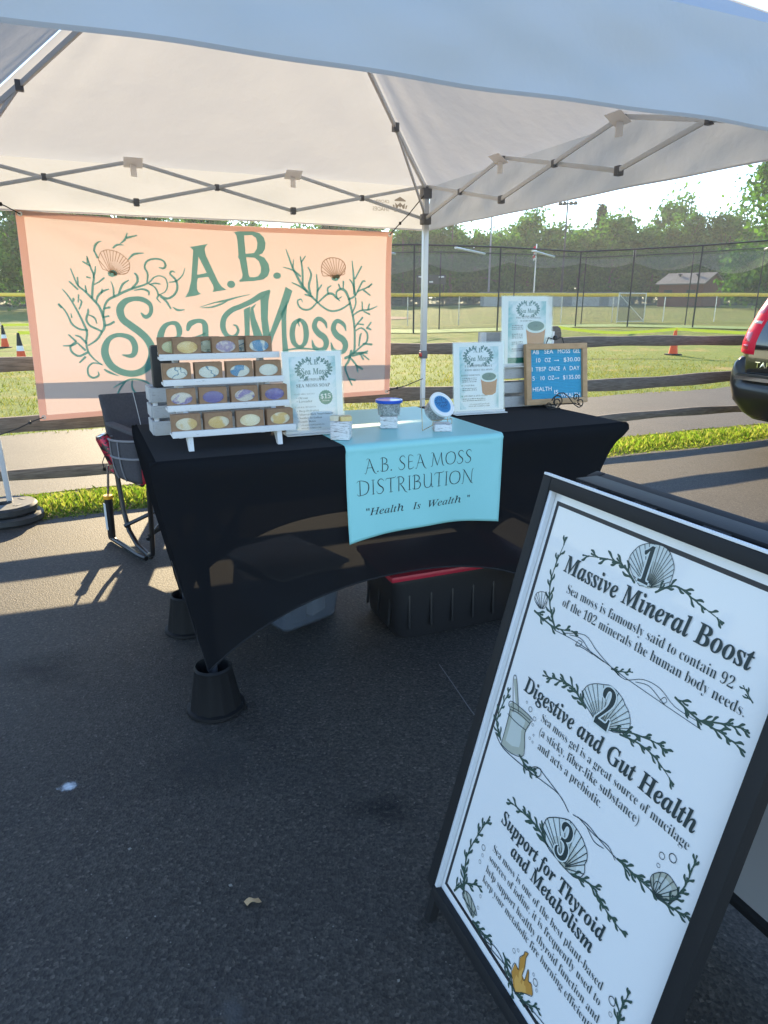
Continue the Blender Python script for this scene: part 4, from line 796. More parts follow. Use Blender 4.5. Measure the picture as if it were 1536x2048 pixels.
# stretch cover
COV = cloth('black stretch cloth', (.012, .0125, .0145), (.010, .010, .010), sheer=.042)
COVT = cloth('black stretch cloth, stretched flat', (.046, .045, .046), (.004, .004, .004))  # same cloth on the top, its colour lightened to imitate grazing sheen
cover = MB(); corn = [(TA0, TB0), (TA1, TB0), (TA1, TB1), (TA0, TB1)]
exq = [1.05, .50, .50, 1.05]
def topz(x, y): return ZT+.0045
cover.sheet(lambda u, v: (TA0+.02+(TA1-TA0-.04)*u, TB0+.02+(TB1-TB0-.04)*v, ZT+.002), 24, 12, 1)
ZF, ZARCH = .155, (.400, .40, .435, .42)
def side(k, u, v):
    A, B = corn[k], corn[(k+1) % 4]; F, G = feet[k], feet[(k+1) % 4]; ea, eb = exq[k], exq[(k+1) % 4]
    d = ((B[0]-A[0]), (B[1]-A[1])); L = math.hypot(*d); d = (d[0]/L, d[1]/L); nx, ny = d[1], -d[0]
    h = 1-abs(2*u-1)**2.2; z1 = ZF+(ZARCH[k]-ZF)*h
    rim = min(1, v/.06)                                        # small rolled edge at the top
    vv = max(0, (v-.06)/.94)
    # in the height: how far this point has dropped towards the floor of the leg pockets
    z = ZT+.002-.022*rim**1.5 - (ZT-.02-z1)*vv
    drop = max(0, (ZT-.045-z)/(ZT-.045-ZF))
    fa, fb = drop**ea, drop**eb
    f = fa*(1-u)+fb*u
    ax, ay = A[0]+(F[0]-A[0])*fa, A[1]+(F[1]-A[1])*fa; bx, by = B[0]+(G[0]-B[0])*fb, B[1]+(G[1]-B[1])*fb
    x, y = ax+(bx-ax)*u, ay+(by-ay)*u
    ins = .02*(1-math.sin(rim*math.pi/2))
    e = .017*drop+.0035*drop*(1-drop)*4*(math.sin(u*34+v*3)*math.exp(-u*5)+math.sin((1-u)*31+v*4)*math.exp(-(1-u)*5))*min(1, 40*u*(1-u))                                              # stays clear of the leg
    return (x-nx*ins+nx*e-d[0]*e*(1-u)*1.0+d[0]*e*u, y-ny*ins+ny*e-d[1]*e*(1-u)+d[1]*e*u, z)
for k in range(4): cover.sheet(lambda u, v, k=k: side(k, .5-.5*math.cos(math.pi*u), v), 44, 30, 0)
tc = thing('table_cover', 'black see-through stretch cover pulled over the folding table', 'table cover', at(0, 0, 0), YA)
me_ = cover.build('cloth', [COV, COVT], tc, 50)
m = MB()                                                    # the hem seam along the arches
for k in range(4):
    pts = [Vector(side(k, .5-.5*math.cos(math.pi*i/50), 1)) for i in range(51)]; m.tube(pts, .0032, 5)
m.build('hem', M('black hem', (.012, .012, .014), .9), tc)
# turquoise runner
RUN = M('turquoise vinyl runner', (.285, .645, .65), .42, spec=.4, c2=(.30, .665, .67), scale=6); RUNI = M('black runner print', (.008, .012, .016), .6)
rn = thing('table_runner', 'turquoise runner with black lettering hanging over the table front', 'table runner', at(0, 0, 0), YA)
RA0, RA1 = -1.700, -1.085; YF = TB0-.006
def runf(x, s, h=0):
    """s runs from the back edge of the table over the front and down"""
    Lt = (TB1-.02)-YF-.02; r = .02
    k = (x-RA0)/(RA1-RA0)
    if s < Lt: return (x, TB1-.02-s, ZT+.0045+h+.0012*math.sin(9*s+5*k))
    s2 = s-Lt; q = r*math.pi/2
    if s2 < q: th = s2/r; return (x, YF+r-(r+h)*math.sin(th), ZT+.0045-r+(r+h)*math.cos(th))
    s3 = s2-q; w = .010*math.sin(6.0*k+.5)*(s3/.33)**1.5+.006*math.sin(14*k+1)*(s3/.33)**2
    return (x+.012*(s3/.33)**2*(k-.5)*-1, YF-h-w-.010*(s3/.33)**.8*0+.004, ZT+.0045-r-s3)
LT = (TB1-.02)-YF-.02+.02*math.pi/2
def hemL(k): return LT+.312-.014*math.sin(math.pi*k)+.012*math.exp(-k*14)+.006*math.exp(-(1-k)*12)
m = MB(); m.sheet(lambda u, v: runf(RA0+(RA1-RA0)*u, hemL(u)*(v**.9)), 44, 90); o = m.build('cloth', RUN, rn, 60)
md = o.modifiers.new('thickness', 'SOLIDIFY'); md.thickness = .0012; md.offset = 0
ik = Ink(lambda x, y, h: runf(x, LT+(ZT-.0155-y), h), .000004, .0012)
def GL(**k): return k
# thin roman capitals with swash tails, drawn as strokes in a unit box (x, y, width)
GLY = {
 'A': (.78, ['0,-.02,.02 .10,.0,.03 .36,1.0,.035', '.36,1.0,.03 .60,.25,.075 .72,-.02,.05 .86,-.14,.02', '.16,.36,.03 .56,.36,.03', '.36,1.0,.03 .22,1.05,.02 .14,.95,.015']),
 'B': (.62, ['.14,1.0,.05 .14,.0,.06', '.0,.92,.015 .10,1.03,.03 .32,1.0,.04 .46,.86,.06 .44,.64,.05 .20,.54,.03', '.20,.54,.03 .48,.48,.05 .56,.26,.065 .42,.02,.045 .10,.0,.03 .0,.08,.015']),
 'S': (.56, ['.50,.86,.02 .40,1.0,.035 .22,1.0,.045 .10,.80,.06 .22,.56,.07 .42,.38,.07 .46,.16,.055 .30,-.02,.04 .10,.0,.03 .0,.18,.015']),
 'E': (.56, ['.48,.92,.02 .36,1.01,.03 .14,1.0,.04 .12,.5,.055 .14,.0,.05 .38,-.01,.04 .52,.1,.02', '.12,.52,.03 .42,.54,.035']),
 'M': (1.05, ['.0,.0,.03 .10,.06,.035 .18,1.0,.035', '.18,1.0,.04 .34,.5,.06 .50,.04,.05', '.50,.04,.03 .80,1.0,.03', '.80,1.0,.045 .86,.4,.065 .96,.02,.05 1.06,-.04,.02', '.18,1.0,.03 .06,1.06,.02 -.02,.98,.012']),
 'O': (.86, ['.42,1.0,.03 .14,.86,.055 .04,.5,.065 .14,.14,.055 .42,.0,.035 .70,.14,.055 .80,.5,.065 .70,.86,.055 .42,1.0,.03']),
 'D': (.80, ['.14,1.0,.05 .14,.0,.06', '-.06,.90,.015 .06,1.03,.03 .36,1.0,.035 .66,.82,.06 .72,.46,.065 .58,.12,.055 .30,.0,.035 .04,-.02,.03 -.06,.1,.015']),
 'I': (.26, ['.13,1.02,.04 .13,.5,.06 .13,-.02,.05', '.03,1.0,.02 .23,1.0,.02', '.03,.0,.02 .23,.0,.02']),
 'T': (.66, ['-.02,.86,.015 .06,1.0,.03 .34,1.0,.04 .60,1.02,.03 .68,1.12,.012', '.34,1.0,.05 .33,.5,.06 .34,-.02,.05', '.22,.0,.02 .46,.0,.02']),
 'R': (.66, ['.14,1.0,.05 .14,.0,.06', '.0,.92,.015 .10,1.03,.03 .34,1.0,.04 .48,.80,.06 .38,.56,.045 .18,.50,.03', '.24,.50,.03 .44,.2,.065 .58,-.06,.05 .74,-.18,.015']),
 'U': (.78, ['.04,1.02,.02 .12,.96,.045 .12,.4,.06 .20,.08,.05 .38,.0,.035 .56,.08,.045 .64,.4,.05 .64,1.0,.04', '.64,1.0,.03 .56,1.08,.015', '.64,.3,.03 .70,.02,.04 .80,.0,.015']),
 'N': (.84, ['.0,-.02,.015 .10,.02,.03 .14,1.0,.035', '.14,1.0,.045 .42,.5,.06 .72,-.02,.055', '.72,-.02,.03 .74,.9,.035 .84,1.06,.015', '.72,-.02,.04 .86,-.1,.015', '.14,1.0,.03 .02,1.08,.015']),
 '.': (.20, ['.08,.02,.08 .10,.04,.08']), ' ': (.26, [])}
def swash(s, x0, y0, x1, cap, gap=.09):
    tot = sum(GLY[c][0] for c in s)+gap*(len(s)-1); kx = (x1-x0)/tot; x = x0
    for c in s:
        w, st = GLY[c]
        for q in st:
            pts = [tuple(float(t) for t in p.split(',')) for p in q.split()]
            ik.put(ribbon2d([(x+px*kx, y0+py*cap, pw*cap*1.15) for px, py, pw in pts], 6))
        x += (w+gap)*kx
swash('A.B. SEA MOSS', -1.633, .796, -1.214, .046); swash('DISTRIBUTION', -1.660, .720, -1.204, .049)
for wd, xa, xb in (('"Health', -1.632, -1.487), ('Is', -1.452, -1.420), ('Wealth', -1.388, -1.248), ('"', -1.222, -1.213)): ik.text(wd, 'i', xa, .646, xb, size=.036)
ik.build('printed_lettering', RUNI, rn)
# ------------------------------------------------------------------ under the table
CLR, nt, n, l, p = newmat('clear milky plastic'); n.remove(p); out = n['Material Output']
d_ = n.new('ShaderNodeBsdfPrincipled'); d_.inputs['Base Color'].default_value = (.17, .20, .25, 1); d_.inputs['Roughness'].default_value = .25
t_ = n.new('ShaderNodeBsdfTransparent'); t_.inputs[0].default_value = (.93, .95, .97, 1); x_ = n.new('ShaderNodeMixShader'); x_.inputs[0].default_value = .62
l.new(d_.outputs[0], x_.inputs[1]); l.new(t_.outputs[0], x_.inputs[2]); l.new(x_.outputs[0], out.inputs[0])
def tub(m, L, Wd, H, th=.003, taper=.9, r=.03, mi=0, z0=0):
    def loop(k, off, z):
        pts = []
        a, b = L/2*k-off, Wd/2*k-off
        for cx, cy, s in ((a-r, b-r, 0), (-a+r, b-r, 1), (-a+r, -b+r, 2), (a-r, -b+r, 3)):
            for i in range(5): th_ = math.pi/2*(s+i/4); pts.append((cx+r*math.cos(th_), cy+r*math.sin(th_), z))
        return pts
    rings = [loop(taper-.03, 0, z0), loop(taper, 0, z0+.012), loop(1, 0, z0+H-.02), loop(1.03, 0, z0+H-.018), loop(1.03, 0, z0+H), loop(1, th, z0+H), loop(taper, th, z0+.012)]
    vs = [v for q in rings for v in q]; k = 20; fs = [(i*k+j, i*k+(j+1) % k, (i+1)*k+(j+1) % k, (i+1)*k+j) for i in range(len(rings)-1) for j in range(k)]
    fs += [tuple(range(k))[::-1], tuple(range((len(rings)-1)*k, len(rings)*k))]; m.add(vs, fs, mi)
bn = thing('storage_bin', 'clear plastic storage bin with flat lid under the table, left of the tote', 'bin', at(-1.733, -2.09, 0), YA+.33)
m = MB(); tub(m, .33, .43, .255, .003, .86); m.build('tub', CLR, bn)
m = MB(); m.box((0, 0, .264), (.36, .46, .016), None, .006); m.box((0, 0, .276), (.28, .38, .010), None, .004); m.build('lid', M('grey translucent lid', (.42, .44, .46), .4), bn)
for s in (-1, 1): m = MB(); m.box((s*.181, 0, .250), (.020, .20, .035), None, .006); m.build('latch', M('dark latch', (.02, .02, .022), .5), bn)
m = MB()
for x, y, z, sx, sy, sz, mi in ((-.06, .03, .06, .10, .16, .10, 0), (.07, -.08, .05, .10, .1, .09, 1), (.06, .09, .1, .10, .09, .16, 0), (-.04, -.11, .05, .08, .08, .08, 2)): m.box((x, y, z), (sx, sy, sz), rotz(x*4), .012, mi)
m.build('contents', [M('blue packaging', (.08, .13, .22), .6), M('pale wrapping', (.5, .5, .52), .5), M('dark wrapping', (.05, .06, .08), .6)], bn)
tt = thing('storage_tote', 'large black storage tote with red lid under the table', 'tote', at(-1.095, -2.385, 0), YA-.02)
BLP = M('black tote plastic', (.016, .016, .018), .45); m = MB(); tub(m, .64, .385, .278, .004, .92, .045)
for i in range(6):
    x = -.25+.1*i; m.box((x, -.187, .14), (.010, .010, .18), Matrix.Rotation(-.05, 3, 'X'), .003)
for y in (-.12, 0, .12): m.box((-.308, y, .14), (.010, .010, .18), Matrix.Rotation(.09, 3, 'Y'), .003)
m.build('tub', BLP, tt)
m = MB(); m.box((0, 0, .287), (.675, .415, .026), None, .010); m.box((0, 0, .303), (.56, .32, .012), None, .005); m.build('lid', M('red lid plastic', (.42, .02, .045), .4), tt)
# ------------------------------------------------------------------ goods on the table (z measured from the table top in the things' own frames)
TOPZ_ = ZT+.0045
def ont(a, b, dz=0): return at(a, b, TOPZ_+dz)
def shabby(name, sx=(1, 1, 1), thr=.42, dark=(.10, .09, .085), pale=(.70, .71, .72)):
    m, nt, n, l, p = newmat(name)
    tc = n.new('ShaderNodeTexCoord'); mp = n.new('ShaderNodeMapping'); mp.inputs['Scale'].default_value = sx; l.new(tc.outputs['Object'], mp.inputs[0])
    t = n.new('ShaderNodeTexNoise'); t.inputs['Scale'].default_value = 16; t.inputs['Detail'].default_value = 8; t.inputs['Roughness'].default_value = .7; l.new(mp.outputs[0], t.inputs[0])
    r = ramp(n, l, t.outputs[0], [(thr-.05, dark), (thr, (.45, .44, .43)), (thr+.03, pale), (1, pale)]); l.new(r.outputs[0], p.inputs['Base Color']); p.inputs['Roughness'].default_value = .7
    bumped(n, l, p, t.outputs[0], .0015, .5); return m
SHB = shabby('whitewashed board', (3, 14, 40), .36); SHV = shabby('whitewashed upright', (30, 30, 4), .36); BLKM = shabby('distressed white block', (2.2, 2.2, 26), .44)
GRYW = shabby('grey whitewashed crate', (3, 14, 30), .40, (.16, .155, .15), (.46, .47, .48))
rk = thing('display_rack', 'white wooden four tier rack displaying boxed soaps on black table', 'rack', ont(-2.032, -2.66), YA)
RW = .40
TIERS = [(.0, .052), (.070, .124), (.125, .200), (.170, .278)]      # (how far back, shelf height above the table)
KR, nt, n, l, p = newmat('brown kraft card')
t = tex(n, l, 'Noise', 60, Detail=5); r = ramp(n, l, t.outputs[0], [(.3, (.26, .155, .088)), (.7, (.32, .20, .118))]); l.new(r.outputs[0], p.inputs['Base Color']); p.inputs['Roughness'].default_value = .8
for dy, z in TIERS:
    m = MB(); m.box((0, -.012+dy, z+.004), (RW, .010, .020), None, .0015); m.box((0, .022+dy, z-.001), (RW, .060, .008), None, .0015); m.build('shelf', SHB, rk)
for x in (-.145, .145):
    m = MB(); m.prism([(-.012, .0), (.006, .0), (.045, .040), (.235, .27), (.235, .29), (.215, .285), (-.005, .047)], -.008, .008, 0, Matrix(((0, 0, 1), (1, 0, 0), (0, 1, 0))) @ Matrix.Identity(3))
    for v in m.v: v.x += x
    m.build('leg', SHV, rk)
    m = MB(); m.bar((x, .232, .0), (x, .236, .305), .016, .018, .002); m.build('back_leg', SHV, rk)
m = MB(); m.box((0, .237, .15), (.3, .008, .03), None, .002); m.build('back_rail', SHB, rk)
def soapmat(name, c1, c2, scale, lo, hi, kind='Noise', dist=0, third=None):
    m, nt, n, l, p = newmat(name)
    tc = n.new('ShaderNodeTexCoord'); oi = n.new('ShaderNodeObjectInfo'); mp = n.new('ShaderNodeMapping'); l.new(tc.outputs['Object'], mp.inputs[0])
    cmb = n.new('ShaderNodeCombineXYZ'); mu = n.new('ShaderNodeMath'); mu.operation = 'MULTIPLY'; mu.inputs[1].default_value = 37; l.new(oi.outputs['Random'], mu.inputs[0]); l.new(mu.outputs[0], cmb.inputs[0]); l.new(mu.outputs[0], cmb.inputs[1]); l.new(cmb.outputs[0], mp.inputs['Location'])
    t = n.new('ShaderNodeTexNoise'); t.inputs['Scale'].default_value = scale; t.inputs['Detail'].default_value = 2; t.inputs['Distortion'].default_value = dist; l.new(mp.outputs[0], t.inputs[0])
    st = [(lo, c1), (hi, c2)] if third is None else [(lo-.03, c1), (lo, c2), (hi, c2), (hi+.03, c1)]
    r = ramp(n, l, t.outputs[0], st); l.new(r.outputs[0], p.inputs['Base Color']); p.inputs['Roughness'].default_value = .35; return m
CRM = (.62, .58, .44)
SO = {'yellow': soapmat('yellow soap', (.62, .42, .13), (.70, .54, .24), 26, .4, .62), 'half': soapmat('yellow and cream soap', (.60, .41, .14), (.66, .60, .44), 22, .46, .56), 'cream': soapmat('cream soap', (.68, .58, .34), (.72, .66, .46), 40, .4, .6),
      'purple': soapmat('purple and cream soap', (.20, .16, .33), (.55, .52, .44), 26, .47, .56, dist=1.2), 'violet': soapmat('violet soap', (.10, .085, .27), (.14, .12, .33), 20, .5, .62, dist=.6), 'mauve': soapmat('mauve swirl soap', (.30, .24, .36), (.52, .46, .44), 34, .44, .58, dist=2),
      'blueline': soapmat('cream soap with blue veins', (.60, .62, .54), (.05, .17, .25), 15, .485, .505, dist=1.2, third=1), 'blue': soapmat('blue and cream soap', (.06, .22, .38), (.60, .62, .54), 17, .46, .51, dist=1.0), 'green': soapmat('dark green veined soap', (.05, .08, .06), (.45, .5, .36), 30, .46, .56, dist=2), 'olive': soapmat('pale olive soap', (.42, .44, .18), (.5, .52, .28), 20, .4, .6)}
BW, BH, BD = .0885, .0605, .034
FILM, nt, n, l, p = newmat('clear wrap'); n.remove(p); g_ = n.new('ShaderNodeBsdfGlossy'); g_.inputs['Roughness'].default_value = .12; t_ = n.new('ShaderNodeBsdfTransparent'); x_ = n.new('ShaderNodeMixShader'); x_.inputs[0].default_value = .07
tt_ = tex(n, l, 'Noise', 90, Detail=3, Distortion=2.0); b_ = n.new('ShaderNodeBump'); b_.inputs['Distance'].default_value = .003; l.new(tt_.outputs[0], b_.inputs['Height']); l.new(b_.outputs[0], g_.inputs['Normal'])
l.new(t_.outputs[0], x_.inputs[1]); l.new(g_.outputs[0], x_.inputs[2]); l.new(x_.outputs[0], n['Material Output'].inputs[0])
def carton():
    m = MB(); w, h, d = BW/2, BH, BD; e = .0004
    rx, ry, cz = .0335, .0195, h*.5; K = 32; ov = []; rc = []
    for i in range(K):
        th = 2*math.pi*i/K; c, s = math.cos(th), math.sin(th); ov.append((rx*c, ry*s)); k = min(w/max(1e-6, abs(c)), (h/2)/max(1e-6, abs(s))); rc.append((c*k, s*k))
    cor4 = [(w, h/2), (-w, h/2), (-w, -h/2), (w, -h/2)]
    for cx, cy in cor4:                                     # pull the nearest rim vertex into each corner
        i = min(range(K), key=lambda j: (rc[j][0]-cx)**2+(rc[j][1]-cy)**2); rc[i] = (cx, cy)
    vs = [(x, 0, cz+z) for x, z in rc]+[(x, 0, cz+z) for x, z in ov]+[(x, .002, cz+z) for x, z in ov]
    fs = []
    for i in range(K):
        j = (i+1) % K; fs += [(i, j, K+j, K+i), (K+i, K+j, 2*K+j, 2*K+i)]
    m.add(vs, fs)
    m.add([(-w, 0, 0), (w, 0, 0), (w, d, 0), (-w, d, 0), (-w, 0, h), (w, 0, h), (w, d, h), (-w, d, h)], [(0, 3, 2, 1), (4, 5, 6, 7), (1, 2, 6, 5), (3, 0, 4, 7), (2, 3, 7, 6)])
    for sx in (-1, 1): m.box((sx*(w+.0004), d*.5, h*.5), (.0006, d*.86, h*.92)); m.box((sx*(w-.012), d*.4, h+.0004), (.020, d*.7, .0006))
    m.box((0, d*.55, h+.0005), (w*1.1, d*.5, .0007)); return m
CARTON = carton(); box0 = None
def soapbox(loc, rz, soap, label, yaw=0):
    global box0
    if box0 is None:
        box0 = t = thing('soap_box', label, 'soap box', group='kraft soap boxes on the rack')
        CARTON.build('carton', KR, t, 30)
        m = MB(); m.box((0, .012, BH/2), (.074, .018, .048), None, .006); m.build('soap', SO['yellow'], t)
        m = MB(); m.add([(.0335*math.cos(2*math.pi*i/32), .0016, BH/2+.0195*math.sin(2*math.pi*i/32)) for i in range(32)], [tuple(range(32))]); m.build('window_film', FILM, t, 0)
    else: t = copy_tree(box0)
    for c in t.children:
        if c.name.startswith('soap'):
            if c.data.materials[0] is not SO[soap]: c.data = soapmesh(soap, c.data)
    t.location = loc; t.rotation_euler = (0, 0, rz+yaw); tag(t, label); return t
_sm = {}
def soapmesh(k, src):
    if k not in _sm: _sm[k] = src.copy(); _sm[k].materials.clear(); _sm[k].materials.append(SO[k])
    return _sm[k]
rows = [(0, ['half', 'half', 'cream', 'half'], 'bottom', ['yellow soap', 'yellow soap with pale rim', 'even cream soap', 'yellow soap with pale left end']),
        (1, ['purple', 'violet', 'purple', 'violet'], 'third', ['lilac and cream soap', 'dark violet soap', 'marbled purple and cream soap', 'dark violet soap with pale stripe']),
        (2, ['blueline', 'blueline', 'blue', 'blue'], 'second', ['cream soap veined blue', 'cream soap with blue arcs', 'blue soap with cream arcs', 'cream soap edged blue'])]
ordn = ['leftmost', 'second from left', 'third from left', 'rightmost']
for ti, kinds, rn_, looks in rows:
    dy, z = TIERS[ti]
    for i, k in enumerate(kinds):
        x = -.152+.1012*i+rnd.uniform(-.002, .002)
        p = rk.matrix_world
        soapbox(ont(-2.032+x, -2.66+dy-.006, z+.0045), YA, k, 'soap box with %s, %s on %s shelf from top' % (looks[i], ordn[i], rn_), rnd.uniform(-.055, .055))
dy, z = TIERS[3]
for x, k, lb in ((-.108, 'yellow', 'kraft soap box showing wrapped golden soap, front left on top shelf'), (.018, 'mauve', 'kraft soap box showing wrapped lilac soap, front middle of top shelf'), (.132, 'blue', 'kraft soap box showing blue and white soap, front right of top shelf')):
    soapbox(ont(-2.032+x, -2.66+dy-.006, z+.0045), YA, k, lb, rnd.uniform(-.02, .02))
for x, k, lb in ((-.152, 'olive', 'kraft soap box showing pale green soap, behind golden box on top shelf'), (-.035, 'green', 'kraft soap box showing dark green soap, between golden and lilac boxes behind'), (.083, 'blueline', 'kraft soap box showing white soap, behind gap beside blue box on top')):
    soapbox(ont(-2.032+x, -2.66+dy+.030, z+.0045), YA, k, lb, 0)
# whitewashed crate and black case standing behind the rack
def crate(name, label, loc, rz, L, Wd, H, mat, slats):
    t = thing(name, label, 'crate', loc, rz)
    for y in (0, Wd):
        for z, h in slats: m = MB(); m.box((L/2, y, z+h/2), (L, .011, h), None, .0015); m.build('slat', mat, t)
    for x in (0, L):
        for z, h in slats: m = MB(); m.box((x, Wd/2, z+h/2), (.011, Wd-.013, h), None, .0015); m.build('end_slat', mat, t)
    for x in (.012, L-.012):
        for y in (.012, Wd-.012): m = MB(); m.box((x, y, H/2), (.016, .016, H-.004), None, .002); m.build('corner_post', SHV, t)
    return t
crate('wooden_crate', 'pale whitewashed slatted crate standing behind the soap rack', ont(-2.256, -2.345), YA+.02, .42, .13, .168, GRYW, [(.0, .050), (.062, .043), (.118, .050)])
bc = thing('black_case', 'upright black rounded case behind the left end of soap rack', 'case', ont(-2.228, -2.438, .166), YA)
m = MB(); m.box((.03, .0, .072), (.095, .05, .145), None, .012); m.build('shell', M('matt black plastic', (.018, .018, .02), .6), bc)
m = MB(); m.box((.03, -.0255, .118), (.05, .002, .008), None, .0008); m.build('name_plate', M('pale plate', (.45, .45, .45), .5), bc)
bc.location = ont(-2.228, -2.33, .1685)
# ------------------------------------------------------------------ acrylic sign holders
ACR, nt, n, l, p = newmat('clear acrylic'); n.remove(p); g_ = n.new('ShaderNodeBsdfGlossy'); g_.inputs['Roughness'].default_value = .03; t_ = n.new('ShaderNodeBsdfTransparent'); t_.inputs[0].default_value = (.97, .985, .985, 1)
fr_ = n.new('ShaderNodeFresnel'); fr_.inputs[0].default_value = 1.5; ml = n.new('ShaderNodeMath'); ml.operation = 'MULTIPLY_ADD'; ml.inputs[1].default_value = .7; ml.inputs[2].default_value = .0; l.new(fr_.outputs[0], ml.inputs[0])
nz = tex(n, l, 'Noise', 7, Detail=2); b_ = n.new('ShaderNodeBump'); b_.inputs['Distance'].default_value = .004; b_.inputs['Strength'].default_value = .5; l.new(nz.outputs[0], b_.inputs['Height']); l.new(b_.outputs[0], g_.inputs['Normal'])
x_ = n.new('ShaderNodeMixShader'); l.new(ml.outputs[0], x_.inputs[0]); l.new(t_.outputs[0], x_.inputs[1]); l.new(g_.outputs[0], x_.inputs[2]); l.new(x_.outputs[0], n['Material Output'].inputs[0])
EDGEM = M('bright acrylic edge', (.75, .78, .78), .2, alpha=.75)
def papermat(name, cA, cB, sc=9):
    m, nt, n, l, p = newmat(name); t = tex(n, l, 'Noise', sc, Detail=5, Roughness=.7, Distortion=.8)
    tc = n.new('ShaderNodeTexCoord'); sx = n.new('ShaderNodeSeparateXYZ'); l.new(tc.outputs['Object'], sx.inputs[0])
    ab = n.new('ShaderNodeMath'); ab.operation = 'ABSOLUTE'; l.new(sx.outputs[0], ab.inputs[0]); k = n.new('ShaderNodeMath'); k.operation = 'MULTIPLY_ADD'; k.inputs[1].default_value = 5.2; k.inputs[2].default_value = -.38; l.new(ab.outputs[0], k.inputs[0])
    a = n.new('ShaderNodeMath'); a.operation = 'ADD'; l.new(k.outputs[0], a.inputs[0]); l.new(t.outputs[0], a.inputs[1])
    r = ramp(n, l, a.outputs[0], [(.42, cA), (.75, cB)]); l.new(r.outputs[0], p.inputs['Base Color']); p.inputs['Roughness'].default_value = .5; return m
PAP = M('white paper', (.80, .80, .79), .6); DK = M('dark teal print', (.018, .035, .04), .6); TL_ = M('teal print flat', (.02, .12, .115), .6); GRN = M('green badge', (.025, .20, .145), .6); GRY = M('grey small print', (.05, .07, .08), .6)
AMB = M('amber gel print', (.46, .16, .035), .6); LEAFP = M('leafy label print', (.07, .15, .11), .6); PALEP = M('pale print', (.66, .72, .70), .6)
WASH = papermat('aqua washed paper', (.74, .77, .80), (.09, .38, .42)); PMATS = [PAP, DK, TL_, GRN, GRY, AMB, LEAFP, PALEP, WASH]
def logo(ik, cx, cy, w):
    """the stall's emblem: a wreath of seaweed round the curled name"""
    k = w/.10
    for s in (-1, 1):
        for i in range(9):
            th = R(-62+i*17); rx, ry = .040*k, .022*k; x, y = cx+s*rx*math.cos(th), cy+ry*math.sin(th)
            an = th*.75 if s > 0 else math.pi-th*.75
            ik.leaf(x, y, an, .014*k, .0055*k, 2); ik.leaf(x, y, an+.6, .010*k, .004*k, 2); ik.leaf(x-s*.003*k, y, an-.6, .010*k, .004*k, 2)
    ik.text('A.B.', 'B', cx, cy+.012*k, size=.020*k, mi=2, align='c'); ik.text('Sea Moss', 'h', cx-.036*k, cy-.014*k, cx+.036*k, mi=2, hs=1.25)
    ik.text('DISTRIBUTION', 'B', cx-.026*k, cy-.029*k, cx+.026*k, mi=1)
def greek(ik, x0, x1, y, h, mi=4):
    """a row of print too small to read in the photograph"""
    x = x0
    while x < x1:
        w = min(rnd.uniform(.004, .012), x1-x); ik.rect(x, y, x+w, y+h*rnd.uniform(.6, 1), mi); x += w+.0022
def jarprint(ik, cx, cy, w):
    k = w/.09
    ik.put(([(cx-.045*k, cy+.03*k), (cx-.036*k, cy-.045*k), (cx-.018*k, cy-.055*k), (cx+.018*k, cy-.055*k), (cx+.036*k, cy-.045*k), (cx+.045*k, cy+.03*k)], [(0, 1, 2, 3, 4, 5)]), 5)
    ik.ellipse(cx, cy+.03*k, .047*k, .024*k, 7); ik.ellipse(cx, cy+.032*k, .038*k, .018*k, 6); ik.text('A.B.', 'B', cx, cy+.03*k, size=.012*k, mi=1, align='c')
def acrylic(name, label, loc, rz, lean, draw, W_=.216, H_=.279):
    t = thing(name, label, 'sign holder', loc, rz, 'acrylic sign holders on the table'); c, s = math.cos(lean), math.sin(lean)
    def P(x, y, h): return (x, -h*c+y*s, y*c+h*s+.012)
    m = MB()
    for h in (.0, .0045):
        vs = [P(x, y, h+d) for d in (0, .0016) for x, y in ((-W_/2-.004, 0), (W_/2+.004, 0), (W_/2+.004, H_+.004), (-W_/2-.004, H_+.004))]
        m.add(vs, [(0, 3, 2, 1), (4, 5, 6, 7)], 0); m.add(vs, [(0, 1, 5, 4), (1, 2, 6, 5), (2, 3, 7, 6), (3, 0, 4, 7)], 1)
    m.build('panel', [ACR, EDGEM], t, 0)
    m = MB(); m.box((0, .006, .005), (W_+.008, .075, .004), None, .0008, 1); m.box((0, -.004, .0115), (W_+.008, .010, .009), None, .001, 1); m.build('foot', [ACR, EDGEM], t)
    ik = Ink(lambda x, y, h: P(x, y, h), .000004, .0021); ik.rect(-W_/2, 0, W_/2, H_, 0); draw(ik); ik.build('poster', PMATS, t); return t
def d_soap(ik):
    ik.rect(-.084, .012, .086, .262, 8); logo(ik, .005, .218, .130)
    ik.text('INTRODUCING OUR NEW', 'b', -.052, .176, .052, mi=4); ik.text('SEA MOSS SOAP', 'B', -.062, .156, .062, mi=1, hs=1.1)
    ik.text('AVAILABLE SCENTS', 'b', -.072, .130, .003, mi=4); ik.text('\u2022 Ocean', 'b', -.064, .115, size=.0125, mi=1); ik.text('\u2022 Lavender', 'b', -.064, .103, size=.0125, mi=1)
    k = 20; ik.put(([(.044+(.0265 if i % 2 else .0245)*math.cos(2*math.pi*i/(2*k)), .118+(.0265 if i % 2 else .0245)*math.sin(2*math.pi*i/(2*k))) for i in range(2*k)], [tuple(range(2*k))]), 3)
    ik.text('$15', 'B', .044, .114, size=.024, mi=0, align='c'); ik.text('PER BAR', 'B', .031, .104, .057, mi=7)
    ik.text('NATURAL BENEFITS:', 'b', -.072, .084, .006, mi=4)
    for i, s in enumerate(('Deep Hydration', 'Mineral-Rich Nourishment', 'Soothes Irritation', 'Gentle Detox')): ik.text('\u2022 '+s, 'b', -.064, .070-i*.0125, size=.0108, mi=1)
    ik.text('a.b.seamossnd@gmail.com', 'b', -.052, .021, .034, mi=1); ik.text('www.ab-seamoss.com', 'b', -.052, .009+.001, .022, mi=1)
